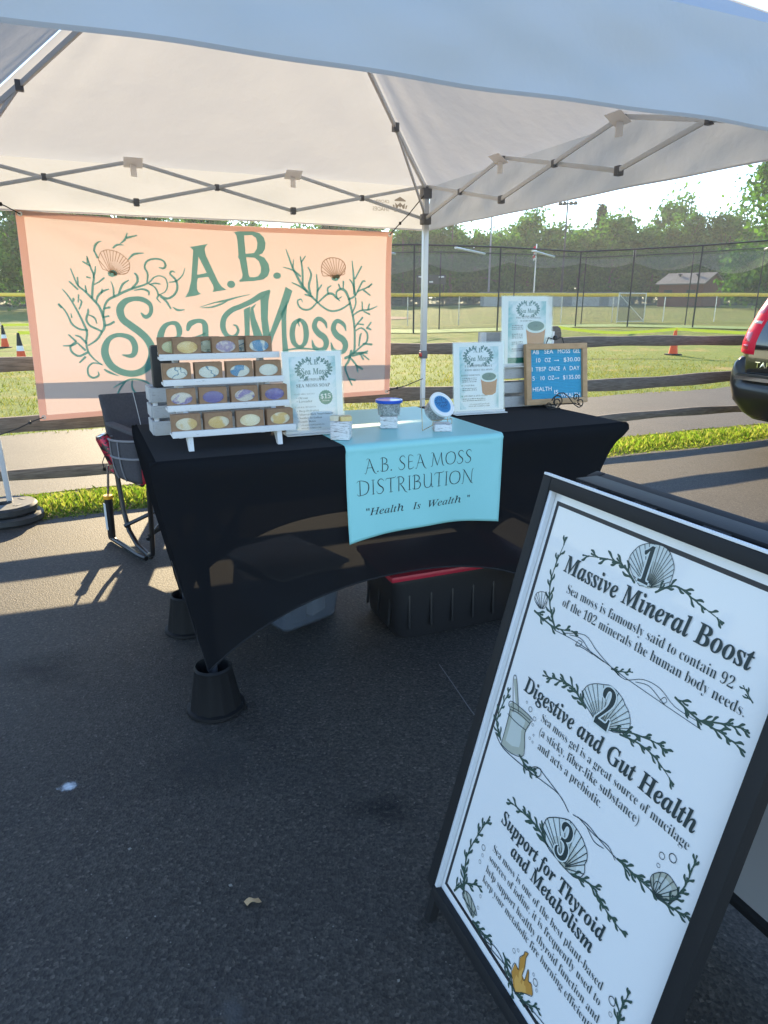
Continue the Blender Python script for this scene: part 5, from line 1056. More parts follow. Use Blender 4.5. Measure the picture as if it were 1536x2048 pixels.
def d_three(ik):
    ik.rect(-.090, .010, .094, .268, 8); logo(ik, -.002, .228, .135)
    ik.text("3 THINGS YOU DIDN'T", 'B', -.066, .184, .064, mi=1); ik.text('KNOW ABOUT SEA MOSS', 'B', -.066, .169, .064, mi=1)
    for y, s, nl in ((.148, 'DEEP IMMUNITY', 3), (.106, 'A NATURAL', 2), (.062, 'AND SKIN & ANTI-AGING', 2)):
        ik.rect(-.082, y, -.077, y+.006, 3); ik.text(s, 'B', -.074, y, size=.0095, mi=1)
        for q in range(nl): greek(ik, -.078, -.010 if y > .08 else .03, y-.010-q*.0075, .0035)
    jarprint(ik, .048, .115, .080); ik.text('a.b.seamossnd@gmail.com', 'b', -.045, .028, .05, mi=1); ik.text('www.ab-seamoss.com', 'b', -.05, .019, .05, mi=1)
def d_tall(ik):
    ik.rect(-.098, .006, .098, .272, 8); logo(ik, .004, .238, .115)
    ik.text('WHY GET 92 MINERALS', 'B', -.058, .198, .068, mi=4); ik.text('IN EVERY SPOON', 'B', -.036, .185, .042, mi=4)
    for y in (.168, .160, .152, .130, .122, .114, .096, .088, .066, .058): greek(ik, -.078, -.02, y, .0038)
    jarprint(ik, .046, .128, .105); ik.rect(-.098, .006, .098, .030, 3)
acrylic('sign_holder', 'acrylic holder with SEA MOSS SOAP $15 poster beside the soap rack', ont(-1.722, -2.545), YA-.02, R(5), d_soap)
acrylic('sign_holder', 'acrylic holder with 3 THINGS poster and amber jar, left of letter board', ont(-.935, -2.375), YA-.06, R(6), d_three, .236, .284)
acrylic('sign_holder', 'tallest acrylic sign on the crate behind the letter board', ont(-.628, -2.262, .178), YA-.03, R(4), d_tall, .262, .292)
cr = thing('wooden_crate', 'grey whitewashed display crate with slats behind letter board', 'crate', ont(-.785, -2.255), YA-.03)
CL = .40
for z, h in ((.0, .048), (.064, .048), (.128, .044)): m = MB(); m.box((CL/2, 0, z+h/2), (CL, .012, h), None, .0015); m.build('slat', GRYW, cr)
for z, h in ((.0, .1), (.11, .1), (.22, .105)): m = MB(); m.box((CL/2, .16, z+h/2), (CL, .012, h), None, .0015); m.build('back_slat', GRYW, cr)
m = MB(); m.box((CL/2, .078, .172), (CL, .145, .010), None, .0015); m.build('top_board', SHB, cr)
for x in (0.014, CL-.014):
    for y, h in ((.015, .165), (.145, .325)): m = MB(); m.box((x, y, h/2), (.028, .018, h), None, .002); m.build('corner_post', SHV, cr)
# ------------------------------------------------------------------ letter board on its scroll easel
OAK = woodmat('oak frame', (.36, .22, .11), (.48, .31, .17), (2, 12, 2), 10, .001, .55); FELT = M('blue felt', (.055, .31, .50), .95, c2=(.06, .34, .54), scale=120); WL = M('white plastic letter', (.85, .87, .88), .35); IRON = M('black wrought iron', (.012, .012, .013), .45)
lb = thing('letter_board', 'blue felt letter board in oak frame with white price lettering', 'letter board', ont(-.503, -2.340, .014), YA-.08)
LW, LH = .318, .268; c, s = math.cos(R(9)), math.sin(R(9))
def LP(x, y, h=0): return Vector((x, -h*c+y*s, y*c+h*s))
LR = Matrix(((1, 0, 0), (0, c, s), (0, -s, c)))                # leans back
m = MB()
for p_, q_, w in (((-LW/2, .0125), (LW/2, .0125), 0), ((-LW/2, LH-.0125), (LW/2, LH-.0125), 0), ((-LW/2+.0125, .025), (-LW/2+.0125, LH-.025), 1), ((LW/2-.0125, .025), (LW/2-.0125, LH-.025), 1)):
    pts = [LP(p_[0], p_[1]), LP(q_[0], q_[1])]; m.bar(pts[0], pts[1], .024, .025, .0015, 0, tuple(LP(0, 1)-LP(0, 0)) if w == 0 else (1, 0, 0)) if w == 0 else m.bar(pts[0], pts[1], .024, .025, .0015, 0, (1, 0, 0))
m.build('frame', OAK, lb)
m = MB(); K = 33
m.sheet(lambda u, v: LP(-LW/2+.024+(LW-.048)*u, .024+(LH-.048)*v, -.002+.0016*abs(math.sin(v*math.pi*K))), 1, K*6); m.build('felt', FELT, lb, 0)
ik = Ink(lambda x, y, h: tuple(LP(x, y, h)), .00001, .0012)
X0 = -LW/2
def lbt(body, x0, y, x1, cap=.0185): ik.text(body, 's', X0+x0*LW, y*LH, X0+x1*LW, size=cap/.70)
for body, x0, x1, y in (('AB', .12, .225, .835), ('SEA', .31, .455, .84), ('MOSS', .53, .735, .84), ('GEL', .785, .90, .84), ('10', .18, .245, .70), ('OZ', .315, .415, .70), ('$30.00', .625, .90, .70), ('1', .105, .115, .555), ('TBSP', .165, .335, .555), ('ONCE', .38, .56, .555), ('A', .615, .66, .555), ('DAY', .725, .89, .555),
                         ('5', .11, .15, .405), ('10', .245, .31, .405), ('OZ', .365, .465, .405), ('$135.00', .61, .90, .405), ('HEALTH', .115, .42, .225), ('IS', .465, .53, .165), ('WEALTH', .57, .895, .105)): lbt(body, x0, y, x1)
for y in (.725, .43): ik.line([(X0+.47*LW, y*LH), (X0+.545*LW, y*LH)], .0022); ik.line([(X0+.53*LW, y*LH+.003), (X0+.548*LW, y*LH), (X0+.53*LW, y*LH-.003)], .0018)
ik.rect(X0+.175*LW, .44*LH, X0+.18*LW, .445*LH)
ik.build('letters', WL, lb)
ez = thing('scroll_easel', 'black wrought iron scroll easel holding the blue letter board', 'easel', ont(-.496, -2.400), YA-.08)
def curl(cx, cz, r, turns, a0, sg=1, r1=.2, n=26): return [(cx+r*(1-(1-r1)*i/n)*math.cos(a0+sg*turns*2*math.pi*i/n), 0, cz+r*(1-(1-r1)*i/n)*math.sin(a0+sg*turns*2*math.pi*i/n)) for i in range(n+1)]
m = MB(); rr = .0026
m.tube(curl(-.052, .028, .024, 1.2, R(-90), 1)[::-1]+[(-.03, 0, .004), (-.082, 0, .004)], rr, 6)
m.tube([(x, y-.012, z) for x, y, z in [(-.075, 0, .03), (-.07, 0, .055), (-.05, 0, .072), (-.025, 0, .072), (.0, 0, .055), (.03, 0, .022), (.055, 0, .006)]+curl(.062, .026, .022, 1.1, R(-110), 1)[1:]], rr, 6)
m.tube([(x, y-.010, z) for x, y, z in curl(.040, .05, .018, 1.3, R(-60), 1)], rr, 6); m.tube([(x, y-.004, z) for x, y, z in curl(-.095, .017, .016, .8, R(-20), 1, .4)], rr, 6); m.tube([(x, y-.006, z) for x, y, z in curl(-.05, .034, .03, 1.0, R(170), -1, .5)], rr, 6)
m.build('scroll', IRON, ez)
m = MB(); m.tube([(-.085, .0, .008), (-.085, .055, .012), (.085, .055, .012), (.085, .0, .008)], rr, 6); m.tube([(-.06, .075, .012), (-.05, .124, .27), (-.035, .126, .305), (-.012, .126, .298)], rr, 6); m.tube([(.06, .075, .012), (.05, .124, .27), (.035, .126, .305), (.012, .126, .298)], rr, 6); m.tube([(0, .055, .012), (0, .14, .004)], rr, 6); m.build('back_frame', IRON, ez)
m = MB(); m.lathe([(0, -.012), (.009, -.008), (.011, .002), (.007, .011), (0, .013)], 10, c=(0, .126, .302)); m.build('finial', IRON, ez)
# ------------------------------------------------------------------ blocks, soap pieces, jars
def block(label, a, b, sx, sz, rz): 
    t = tag(MB().box((0, 0, sz/2), (sx, sx, sz), None, .002).build('wooden_block', BLKM), label, 'block', 'distressed display blocks'); t.location = ont(a, b, .0025); t.rotation_euler = (0, 0, rz); return t
block('tall distressed white block holding cut soap pieces', -1.668, -2.668, .066, .062, YA-.52)
block('middle distressed white block under the blue-lidded jar', -1.425, -2.528, .066, .045, YA-.42)
block('low distressed white block under the tilted labelled jar', -1.272, -2.668, .064, .026, YA-.34)
YS = M('yellow cut soap', (.62, .45, .16), .4, c2=(.7, .55, .26), scale=60); CS = M('cream cut soap', (.62, .57, .42), .45, c2=(.7, .64, .5), scale=50)
for dx, dy, rz, mt, lb_, sz in ((.012, -.012, .35, YS, 'small golden bar of cut soap lying in front on the block', (.040, .026, .016)), (-.018, .006, -.25, CS, 'small cream piece of cut soap at left on the block', (.032, .03, .018)), (.018, .018, .5, CS, 'small pale soap piece behind the golden bar on the block', (.045, .018, .015))):
    o = tag(MB().box((0, 0, sz[2]/2), sz, None, .0022).build('soap_piece', mt), lb_, 'soap', 'soap pieces on the tall block'); o.location = ont(-1.668+dx, -2.668+dy, .0648); o.rotation_euler = (0, 0, YA-.52+rz)
def mossmat(name):
    m, nt, n, l, p = newmat(name); t = tex(n, l, 'Noise', 70, Detail=6, Distortion=1.5); r = ramp(n, l, t.outputs[0], [(.35, (.10, .10, .09)), (.5, (.30, .30, .28)), (.68, (.56, .56, .54))]); l.new(r.outputs[0], p.inputs['Base Color']); p.inputs['Roughness'].default_value = .5; bumped(n, l, p, t.outputs[0], .003, .8); return m
MOSS = mossmat('dried sea moss'); JC, nt, n, l, p = newmat('clear tub plastic'); n.remove(p); g_ = n.new('ShaderNodeBsdfGlossy'); g_.inputs['Roughness'].default_value = .12; t_ = n.new('ShaderNodeBsdfTransparent'); d_ = n.new('ShaderNodeBsdfDiffuse'); d_.inputs[0].default_value = (.8, .82, .84, 1)
x_ = n.new('ShaderNodeMixShader'); x_.inputs[0].default_value = .16; x2 = n.new('ShaderNodeMixShader'); x2.inputs[0].default_value = .10; l.new(t_.outputs[0], x_.inputs[1]); l.new(d_.outputs[0], x_.inputs[2]); l.new(x_.outputs[0], x2.inputs[1]); l.new(g_.outputs[0], x2.inputs[2]); l.new(x2.outputs[0], n['Material Output'].inputs[0])
def jar(label, r, h, lidm):
    t = thing('plastic_jar', label, 'jar', group='plastic jars of sea moss')
    m = MB(); m.lathe([(0, .001), (r*.88, .001), (r*.91, .006), (r*.98, h*.86), (r*1.02, h*.88), (r*1.02, h*.93), (r*.97, h*.93)], 40); m.build('tub', JC, t)
    m = MB(); m.lathe([(0, .003), (r*.83, .003), (r*.87, .008), (r*.93, h*.80), (r*.6, h*.84), (0, h*.82)], 30)
    for v in m.v: k = 1-.03*abs(math.sin(v.x*900+v.z*700)*math.sin(v.y*800)); v.x *= k; v.y *= k
    m.build('sea_moss', MOSS, t)
    m = MB(); m.lathe([(r*1.08, h*.87), (r*1.10, h*.90), (r*1.10, h*1.04), (r*1.06, h*1.07), (r*.96, h*1.07), (r*.93, h*1.04), (0, h*1.04)], 44); m.build('lid', lidm, t); return t
j1 = jar('clear jar of grey moss with bright blue lid on middle block', .047, .055, M('blue lid plastic', (.02, .09, .52), .3, coat=.3)); j1.location = ont(-1.425, -2.528, .0485); j1.rotation_euler = (0, 0, YA)
j2 = jar('clear jar tilted forward with white lid and round blue label', .0465, .06, M('white lid plastic', (.80, .82, .83), .35)); tl = R(52)
j2.rotation_euler = (tl, 0, YA+.22); j2.location = ont(-1.290, -2.632, .062)
ik = Ink(lambda x, y, h: (x, y, .06*1.04+h), .00001, .0006); ik.ellipse(0, 0, .0365, .0365, 0); ik.ellipse(0, 0, .034, .034, 1)
for i in range(16): th = 2*math.pi*i/16; ik.leaf(.019*math.cos(th), .010+.012*math.sin(th), th, .010, .004, 2)
ik.text('A.B.', 'B', 0, .014, size=.011, mi=2, align='c'); ik.text('Sea Moss', 'h', -.018, .003, .018, mi=2, hs=1.2)
for q in range(3): ik.line([(-.018+.002*q, -.008-q*.006), (.018-.002*q, -.008-q*.006)], .0012, 2)
ik.build('label', [M('pale blue rim', (.25, .5, .7), .5), M('blue label', (.035, .20, .44), .5), M('navy print', (.01, .045, .12), .5)], j2)
wh = thing('wire_stand', 'thin wire stand cradling the tilted labelled jar', 'stand', ont(-1.290, -2.650, .0), YA+.1); GLD = M('brass wire', (.45, .38, .24), .35, .8); m = MB()
for x in (-.042, .042):
    m.tube([(x, -.045, .030), (x, -.045, .046), (x*1.0, -.030, .048)], .0013, 6); m.tube([(x*1.35, .0, .004), (x*1.35, .012, .118)], .0013, 6); m.tube([(x*1.35, .0, .004), (x, -.045, .030)], .0013, 6)
m.tube([(-.042, -.045, .046), (.042, -.045, .046)], .0013, 6); m.tube([(-.0567, .012, .118), (.0567, .012, .118)], .0013, 6); m.build('wire_frame', GLD, wh)
# ------------------------------------------------------------------ folding rocker chair behind the table, and the can in its pouch
CF = M('charcoal chair fabric', (.055, .053, .062), .9, c2=(.07, .068, .078), scale=90, bump=.002); CFR = M('red chair fabric', (.42, .02, .05), .8); TRIM = M('grey binding', (.22, .22, .24), .8); BKT = M('black powder coated tube', (.012, .012, .013), .35, coat=.2)
ch = thing('camp_chair', 'black folding rocker camp chair behind the left end of table', 'chair', at(-2.07, -.905, 0), YA+R(18.7))
for s in (-1, 1):
    x = .26*s; m = MB(); m.tube([(x, -.20, .035), (x, -.245, .05), (x, -.255, .10), (x, -.29, .45), (x, -.31, .66), (x, -.29, .69), (x, -.20, .695)], .0135, 10); m.build('front_leg', BKT, ch)
    m = MB(); m.tube([(x, -.22, .025), (x, -.05, .05), (x, .05, .11), (x, .10, .22), (x, .14, .46)], .0135, 10); m.build('rear_leg', BKT, ch)
    m = MB(); m.tube([(x+s*.03, .27, .02), (x+s*.03, -.12, .018), (x+s*.02, -.20, .018)], .014, 10); m.build('base_rail', BKT, ch)
    m = MB(); m.tube([(x+s*.03, .25, .03), (x+s*.03, .235, .27)], .022, 12); k_ = m.build('rocker_shock', BKT, ch)
    m = MB(); m.tube([(x+s*.03, .234, .27), (x+s*.02, .20, .47)], .007, 8); m.build('piston_rod', M('bright steel', (.7, .7, .7), .2, 1), k_)
    m = MB(); m.tube([(x+s*.03, .235, .268), (x+s*.03, .234, .288)], .026, 12); m.build('collar', M('yellow collar', (.75, .36, .02), .4), k_)
    m = MB(); m.box((x+s*.053, .243, .16), (.002, .03, .16)); m.build('sticker', M('pale sticker', (.6, .62, .62), .5), k_)
    m = MB(); m.tube([(x, -.21, .43), (x, .20, .43)], .012, 8); m.build('seat_rail', BKT, ch)
    m = MB(); m.tube([(x, .14, .42), (x, .185, .62), (x*.99, .235, .85)], .012, 8); m.build('back_post', BKT, ch)
    m = MB(); m.box((x, -.06, .705), (.05, .44, .02), Matrix.Rotation(.03, 3, 'X'), .008); m.build('armrest', CF, ch)
for y0, z0, y1, z1 in ((-.25, .14, .06, .14), (.06, .14, -.25, .14)):
    m = MB(); m.tube([(-.28, y0, z0), (.28, y1, z1+.28)], .0115, 8); m.build('cross_brace', BKT, ch)
m = MB(); m.tube([(-.28, -.26, .16), (.28, -.27, .42)], .0115, 8); m.build('cross_brace', BKT, ch)
m = MB(); m.sheet(lambda u, v: (-.27+.54*u, -.22+.42*v, .445-.035*math.sin(math.pi*u)*math.sin(math.pi*v)), 12, 10); o = m.build('seat', CFR, ch); md = o.modifiers.new('t', 'SOLIDIFY'); md.thickness = .012
m = MB(); m.sheet(lambda u, v: (-.268+.536*u, .135+.115*v-.012*math.sin(math.pi*v)-.02+.028*math.sin(math.pi*u)*.6+.004*math.sin(14*u+5*v)+.003*math.sin(31*v-9*u), .43+.435*v-.008*math.sin(math.pi*u)), 24, 18); o = m.build('backrest', CF, ch); md = o.modifiers.new('t', 'SOLIDIFY'); md.thickness = .022
m = MB(); m.tube([(-.08, .118+.115*v-.012*math.sin(math.pi*v)-.011+.006, .44+.42*v) for v in [i/12 for i in range(13)]], .0022, 5); m.build('piping', M('pale piping', (.5, .5, .5), .8), ch)
pc = MB(); pc.sheet(lambda u, v: (-.285-.062*math.sin(math.pi*u)**.6*(1-.45*v**3), -.27+.34*u, .675-.225*v-.02*u*(1-v)), 18, 10); o = pc.build('side_pouch', CF, ch); md = o.modifiers.new('t', 'SOLIDIFY'); md.thickness = .006
m = MB()
for v in (.0, .42): m.tube([(-.287-.065*math.sin(math.pi*u)**.6*(1-.45*v**3), -.27+.34*u, .675-.225*v-.02*u*(1-v)) for u in [i/20 for i in range(21)]], .006, 6)
for u in (.33, .62): m.tube([(-.287-.065*math.sin(math.pi*u)**.6*(1-.45*v**3), -.27+.34*u, .675-.225*v-.02*u*(1-v)) for v in [i/12 for i in range(13)]], .004, 6)
m.build('pouch_binding', TRIM, ch)
m = MB(); m.tube([(-.335, .07, .56), (-.352, .075, .52), (-.347, .075, .485)], .0025, 6); m.box((-.347, .075, .48), (.016, .012, .02), None, .004); m.build('drawcord', BKT, ch)
CANR, nt, n, l, p = newmat('red and black can'); t = tex(n, l, 'Noise', 26, Detail=3, Distortion=.6); r = ramp(n, l, t.outputs[0], [(.47, (.02, .018, .022)), (.5, (.42, .015, .05))]); r.color_ramp.interpolation = 'CONSTANT'; l.new(r.outputs[0], p.inputs['Base Color']); p.inputs['Roughness'].default_value = .3; p.inputs['Metallic'].default_value = .3
cn = thing('drink_can', 'red and black tall drink can tilted in the chair side pouch', 'can', (0, 0, 0)); ALU = M('aluminium', (.7, .7, .7), .3, 1)
m = MB(); m.lathe([(.028, 0), (.036, .006), (.036, .150), (.030, .163)], 28); m.build('body', CANR, cn); m = MB(); m.lathe([(.0, .159), (.027, .159), (.0295, .166), (.031, .163), (.031, .158)], 28); m.build('rim', ALU, cn)
cw = Matrix.Translation(at(-2.07, -.905, 0)) @ Matrix.Rotation(YA+R(18.7), 4, 'Z') @ Vector((-.312, -.01, .525)); cn.location = cw; cn.rotation_euler = (R(4), R(-20), 0)
# ------------------------------------------------------------------ pavement sign in the foreground
SIGN = {"dark":[],"line":[[[269,96,1.1],[249,85,1.1],[233,68,1.2],[231,58,1.2],[234,49,1.2],[238,42,1.1],[243,35,1.1],[253,28,1.1],[262,24,1.1],[272,22,1.1],[283,20,1.1],[292,20,1.1],[300,22,1.1],[307,26,1.1],[313,32,1.0],[319,39,1.0],[323,47,1.0],[324,56,1.0],[324,68,1.0],[319,79,1.0],[269,96,1.1]],[[282,93,1.1],[249,85,1.1]],[[281,91,1.1],[233,68,1.2]],[[280,90,1.1],[231,58,1.2]],[[281,89,1.1],[234,49,1.2]],[[281,88,1.1],[238,42,1.1]],[[282,87,1.1],[243,35,1.1]],[[283,86,1.1],[253,28,1.1]],[[284,86,1.1],[262,24,1.1]],[[285,85,1.1],[272,22,1.1]],[[286,85,1.1],[283,20,1.1]],[[287,85,1.1],[292,20,1.1]],[[288,85,1.1],[300,22,1.1]],[[289,86,1.1],[307,26,1.1]],[[290,86,1.1],[313,32,1.0]],[[291,87,1.1],[319,39,1.0]],[[291,88,1.1],[323,47,1.0]],[[291,89,1.1],[324,56,1.0]],[[291,91,1.1],[324,68,1.0]],[[260,342,1.2],[233,332,1.3],[223,319,1.3],[225,309,1.3],[229,301,1.2],[238,293,1.2],[248,287,1.2],[262,281,1.2],[274,276,1.2],[286,276,1.2],[297,278,1.1],[308,282,1.1],[316,288,1.1],[326,294,1.1],[333,302,1.1],[337,310,1.1],[338,319,1.1],[329,332,1.1],[303,344,1.2],[260,342,1.2]],[[277,350,1.2],[233,332,1.3]],[[276,348,1.2],[223,319,1.3]],[[276,347,1.2],[225,309,1.3]],[[277,346,1.2],[229,301,1.2]],[[278,345,1.2],[238,293,1.2]],[[279,345,1.2],[248,287,1.2]],[[281,344,1.2],[262,281,1.2]],[[282,343,1.2],[274,276,1.2]],[[283,343,1.2],[286,276,1.2]],[[285,343,1.2],[297,278,1.1]],[[286,344,1.2],[308,282,1.1]],[[287,344,1.2],[316,288,1.1]],[[288,345,1.2],[326,294,1.1]],[[289,346,1.2],[333,302,1.1]],[[290,347,1.2],[337,310,1.1]],[[290,348,1.2],[338,319,1.1]],[[289,350,1.2],[329,332,1.1]],[[262,613,1.7],[242,606,1.7],[231,589,1.7],[231,577,1.7],[234,567,1.7],[246,556,1.6],[259,547,1.6],[274,538,1.6],[286,534,1.6],[302,536,1.5],[317,540,1.5],[329,547,1.5],[338,555,1.5],[342,566,1.5],[341,576,1.5],[345,591,1.5],[327,612,1.5],[262,613,1.7]],[[293,615,1.6],[242,606,1.7]],[[292,613,1.6],[231,589,1.7]],[[292,612,1.6],[231,577,1.7]],[[293,611,1.6],[234,567,1.7]],[[294,609,1.6],[246,556,1.6]],[[295,608,1.6],[259,547,1.6]],[[297,607,1.6],[274,538,1.6]],[[299,607,1.6],[286,534,1.6]],[[300,607,1.6],[302,536,1.5]],[[302,607,1.6],[317,540,1.5]],[[304,608,1.6],[329,547,1.5]],[[305,609,1.6],[338,555,1.5]],[[305,610,1.6],[342,566,1.5]],[[305,611,1.6],[341,576,1.5]],[[306,613,1.6],[345,591,1.5]],[[54,227,1.2],[38,220,1.2],[33,213,1.2],[34,205,1.2],[39,200,1.2],[48,195,1.2],[59,193,1.2],[67,198,1.2],[70,206,1.2],[69,221,1.2],[54,227,1.2]],[[59,227,1.2],[38,220,1.2]],[[59,227,1.2],[33,213,1.2]],[[59,226,1.2],[34,205,1.2]],[[59,225,1.2],[39,200,1.2]],[[60,225,1.2],[48,195,1.2]],[[62,224,1.2],[59,193,1.2]],[[63,225,1.2],[67,198,1.2]],[[63,226,1.2],[70,206,1.2]],[[463,510,1.2],[459,501,1.2],[461,491,1.2],[471,479,1.2],[482,473,1.1],[494,475,1.1],[504,480,1.1],[508,488,1.1],[504,500,1.1],[493,512,1.1],[463,510,1.2]],[[472,517,1.2],[459,501,1.2]],[[472,516,1.2],[461,491,1.2]],[[473,515,1.2],[471,479,1.2]],[[474,514,1.2],[482,473,1.1]],[[476,514,1.2],[494,475,1.1]],[[477,515,1.2],[504,480,1.1]],[[478,516,1.2],[508,488,1.1]],[[477,517,1.2],[504,500,1.1]],[[490,510,1.2],[479,517,1.2],[469,509,1.2],[469,497,1.2],[477,494,1.2],[478,503,1.2]],[[84,875,1.7],[78,868,1.8],[87,856,1.7],[106,854,1.7],[128,863,1.7],[134,872,1.7],[84,875,1.7]],[[122,884,1.7],[78,868,1.8]],[[123,882,1.7],[87,856,1.7]],[[125,882,1.7],[106,854,1.7]],[[128,883,1.7],[128,863,1.7]],[[61,525,1.5],[60,482,1.5],[57,448,1.5],[49,442,1.5],[58,430,1.5],[120,429,1.4],[122,440,1.4],[116,464,1.4],[127,490,1.4],[128,509,1.4],[96,523,1.4],[61,525,1.5]],[[57,448,1.5],[86,441,1.4],[121,441,1.4]],[[57,442,1.5],[87,436,1.4],[120,435,1.4]],[[55,459,1.5],[83,461,1.4],[114,459,1.4]],[[68,447,1.4],[41,389,1.5],[50,383,1.4],[83,439,1.4]],[[283,900,1.2],[264,877,1.2],[265,855,1.2],[278,857,1.2],[272,837,1.2],[279,823,1.2],[279,816,1.2],[288,811,1.2],[286,823,1.2],[290,840,1.2],[290,858,1.2],[298,860,1.2],[298,837,1.2],[302,838,1.2],[307,852,1.2],[315,850,1.2],[325,865,1.2],[307,879,1.2],[289,896,1.2],[283,900,1.2]],[[113,248,1.3],[176,243,1.2],[265,246,1.1],[302,248,1.1],[384,249,1.0],[455,249,0.9]],[[139,242,1.3],[188,223,1.2],[223,235,1.2],[260,245,1.1],[299,251,1.1],[334,233,1.0],[368,230,1.0],[403,242,0.9],[445,241,0.9]],[[153,239,1.2],[182,233,1.2],[212,244,1.2],[247,246,1.1]],[[176,241,1.2],[174,250,1.2],[183,247,1.2],[187,238,1.2],[177,238,1.2]],[[322,244,1.0],[347,237,1.0],[374,245,1.0],[386,249,1.0]],[[375,247,1.0],[381,238,1.0],[387,242,0.9],[382,249,1.0]],[[218,246,1.2],[198,246,1.2],[173,248,1.2]],[[34,514,1.9],[71,528,1.8],[149,523,1.7],[191,517,1.6],[243,511,1.5],[275,523,1.5]],[[149,523,1.7],[173,502,1.6],[199,504,1.6],[243,511,1.5],[266,518,1.5]],[[168,515,1.7],[171,506,1.6],[183,500,1.6],[187,510,1.6],[178,521,1.6]],[[286,520,1.5],[320,513,1.4],[357,518,1.4],[396,520,1.3]],[[297,516,1.4],[340,518,1.4],[372,514,1.3],[392,524,1.3]],[[322,518,1.4],[344,528,1.4],[365,524,1.3]],[[128,892,1.9],[194,890,1.8],[255,881,1.7],[287,900,1.7],[332,887,1.6],[369,880,1.5]],[[151,892,1.9],[212,876,1.8],[248,883,1.7]],[[184,888,1.8],[199,884,1.8],[198,899,1.8]],[[302,900,1.7],[329,896,1.6],[361,890,1.6]]],"fill":[[[269,96],[249,85],[233,68],[231,58],[234,49],[238,42],[243,35],[253,28],[262,24],[272,22],[283,20],[292,20],[300,22],[307,26],[313,32],[319,39],[323,47],[324,56],[324,68],[319,79],[287,94]],[[260,342],[233,332],[223,319],[225,309],[229,301],[238,293],[248,287],[262,281],[274,276],[286,276],[297,278],[308,282],[316,288],[326,294],[333,302],[337,310],[338,319],[329,332],[303,344],[283,352]],[[262,613],[242,606],[231,589],[231,577],[234,567],[246,556],[259,547],[274,538],[286,534],[302,536],[317,540],[329,547],[338,555],[342,566],[341,576],[345,591],[327,612],[300,617]]],"fillw":[],"jar":[[[463,510],[459,501],[461,491],[471,479],[482,473],[494,475],[504,480],[508,488],[504,500],[493,512],[473,520]],[[84,875],[78,868],[87,856],[106,854],[128,863],[134,872],[128,886],[100,883]],[[61,525],[60,482],[57,448],[49,442],[58,430],[120,429],[122,440],[116,464],[127,490],[128,509],[96,523]],[[41,388],[50,383],[83,439],[75,441]]],"orange":[[[283,900],[264,877],[265,855],[278,857],[272,837],[279,823],[279,816],[288,811],[286,823],[290,840],[290,858],[298,860],[298,837],[302,838],[307,852],[315,850],[325,865],[307,879],[289,896]]],"sprig":[[[[256,95],[227,79],[194,77],[133,90]],9,19.8],[[[303,94],[335,71],[378,79],[425,89]],10,16.7],[[[107,241],[76,204],[62,154],[70,82]],13,18.9],[[[43,238],[106,244],[160,229]],8,19.7],[[[398,229],[440,238],[483,236],[515,239]],10,16.7],[[[445,240],[484,222],[512,213]],8,15.3],[[[511,173],[502,167],[494,161]],3,10.1],[[[239,339],[190,322],[125,338]],12,19.6],[[[306,341],[342,324],[389,311],[409,311]],9,16.8],[[[56,518],[28,488],[39,417]],11,17.2],[[[267,249],[283,245],[305,235]],5,12.2],[[[325,338],[364,330],[399,332],[437,346]],10,15.2],[[[396,519],[431,517],[478,515]],9,18.2],[[[499,510],[512,467],[513,422]],9,15.4],[[[479,517],[508,510],[529,503]],6,15.0],[[[254,610],[213,598],[133,607]],13,20.6],[[[321,612],[367,595],[400,606],[445,612]],13,17.7],[[[82,865],[59,792],[88,682]],14,21.4],[[[52,886],[77,846],[118,816]],6,21.4],[[[131,889],[157,886],[188,878]],6,18.9],[[[232,867],[255,881],[282,906]],8,17.2],[[[490,742],[486,715],[489,685]],7,16.8],[[[120,512],[147,519],[168,515]],6,19.2],[[[287,900],[318,889],[342,873]],6,16.2]],"bub":[[464,456,5.0],[481,446,6.4],[464,473,3.1],[99,740,5.7],[103,755,3.2],[101,772,3.8],[134,854,3.2],[131,829,3.2],[255,838,4.0],[264,828,2.8],[313,831,2.7],[322,839,5.8],[330,848,2.6],[468,719,6.5],[473,739,3.5],[112,416,5.0],[130,426,4.0],[130,439,2.7],[133,466,2.7],[143,468,2.2],[97,409,2.3],[140,455,2.2]],"text":[["Massive Mineral Boost","h",87.8,140.4,492.9,131.9],["Sea moss is famously said to contain 92","b",112.7,171.5,477.8,171.1],["of the 102 minerals the human body needs.","b",111.9,198.4,506.4,198.3],["Digestive and Gut Health","h",77.9,397.8,498.1,387.1],["Sea moss gel is a great source of mucilage","b",147.4,419.7,497.6,419.7],["(a sticky, fiber-like substance)","b",152.8,444.4,409.2,446.3],["and acts a prebiotic.","b",160.2,471.3,334.1,471.4],["Support for Thyroid","h",125.3,663.7,417.6,653.3],["and Metabolism","h",174.0,693.9,405.9,693.8],["Sea moss is one of the best plant-based","b",126.6,725.0,445.3,724.5],["sources of iodine, it is frequently used to","b",123.7,749.4,450.2,748.7],["help support healthy thyroid function and","b",124.2,773.9,458.0,775.7],["keep your metabolic fire burning efficien","b",123.4,799.6,438.9,797.7]]}
SX, SY, SZ, SYAW, STILT, SW, SH = .338, 1.29, .988, -1.154, 1.312, .544, .916
FRM = M('black sign frame', (.014, .0145, .016), .58, spec=.3, bump=.0005, scale=200); LIP = M('bright snap edge', (.70, .72, .74), .35); POS = M('white poster', (.80, .80, .79), .38, coat=.3)
c, s = math.cos(STILT), math.sin(STILT)
sg = thing('pavement_sign', 'black framed A-board sign with white poster listing three health benefits', 'sign', (0, 0, 0))
sg.location = (SX, SY, 0); sg.rotation_euler = (0, 0, SYAW)
def SP(x, y, h=0):
    """poster plane: x right, y down from the poster's top left, h out of the face (metres)"""
    return Vector((x, -y*c-h*s, SZ-y*s+h*c))
pu = SP(0, -1)-SP(0, 0)
FW = .026
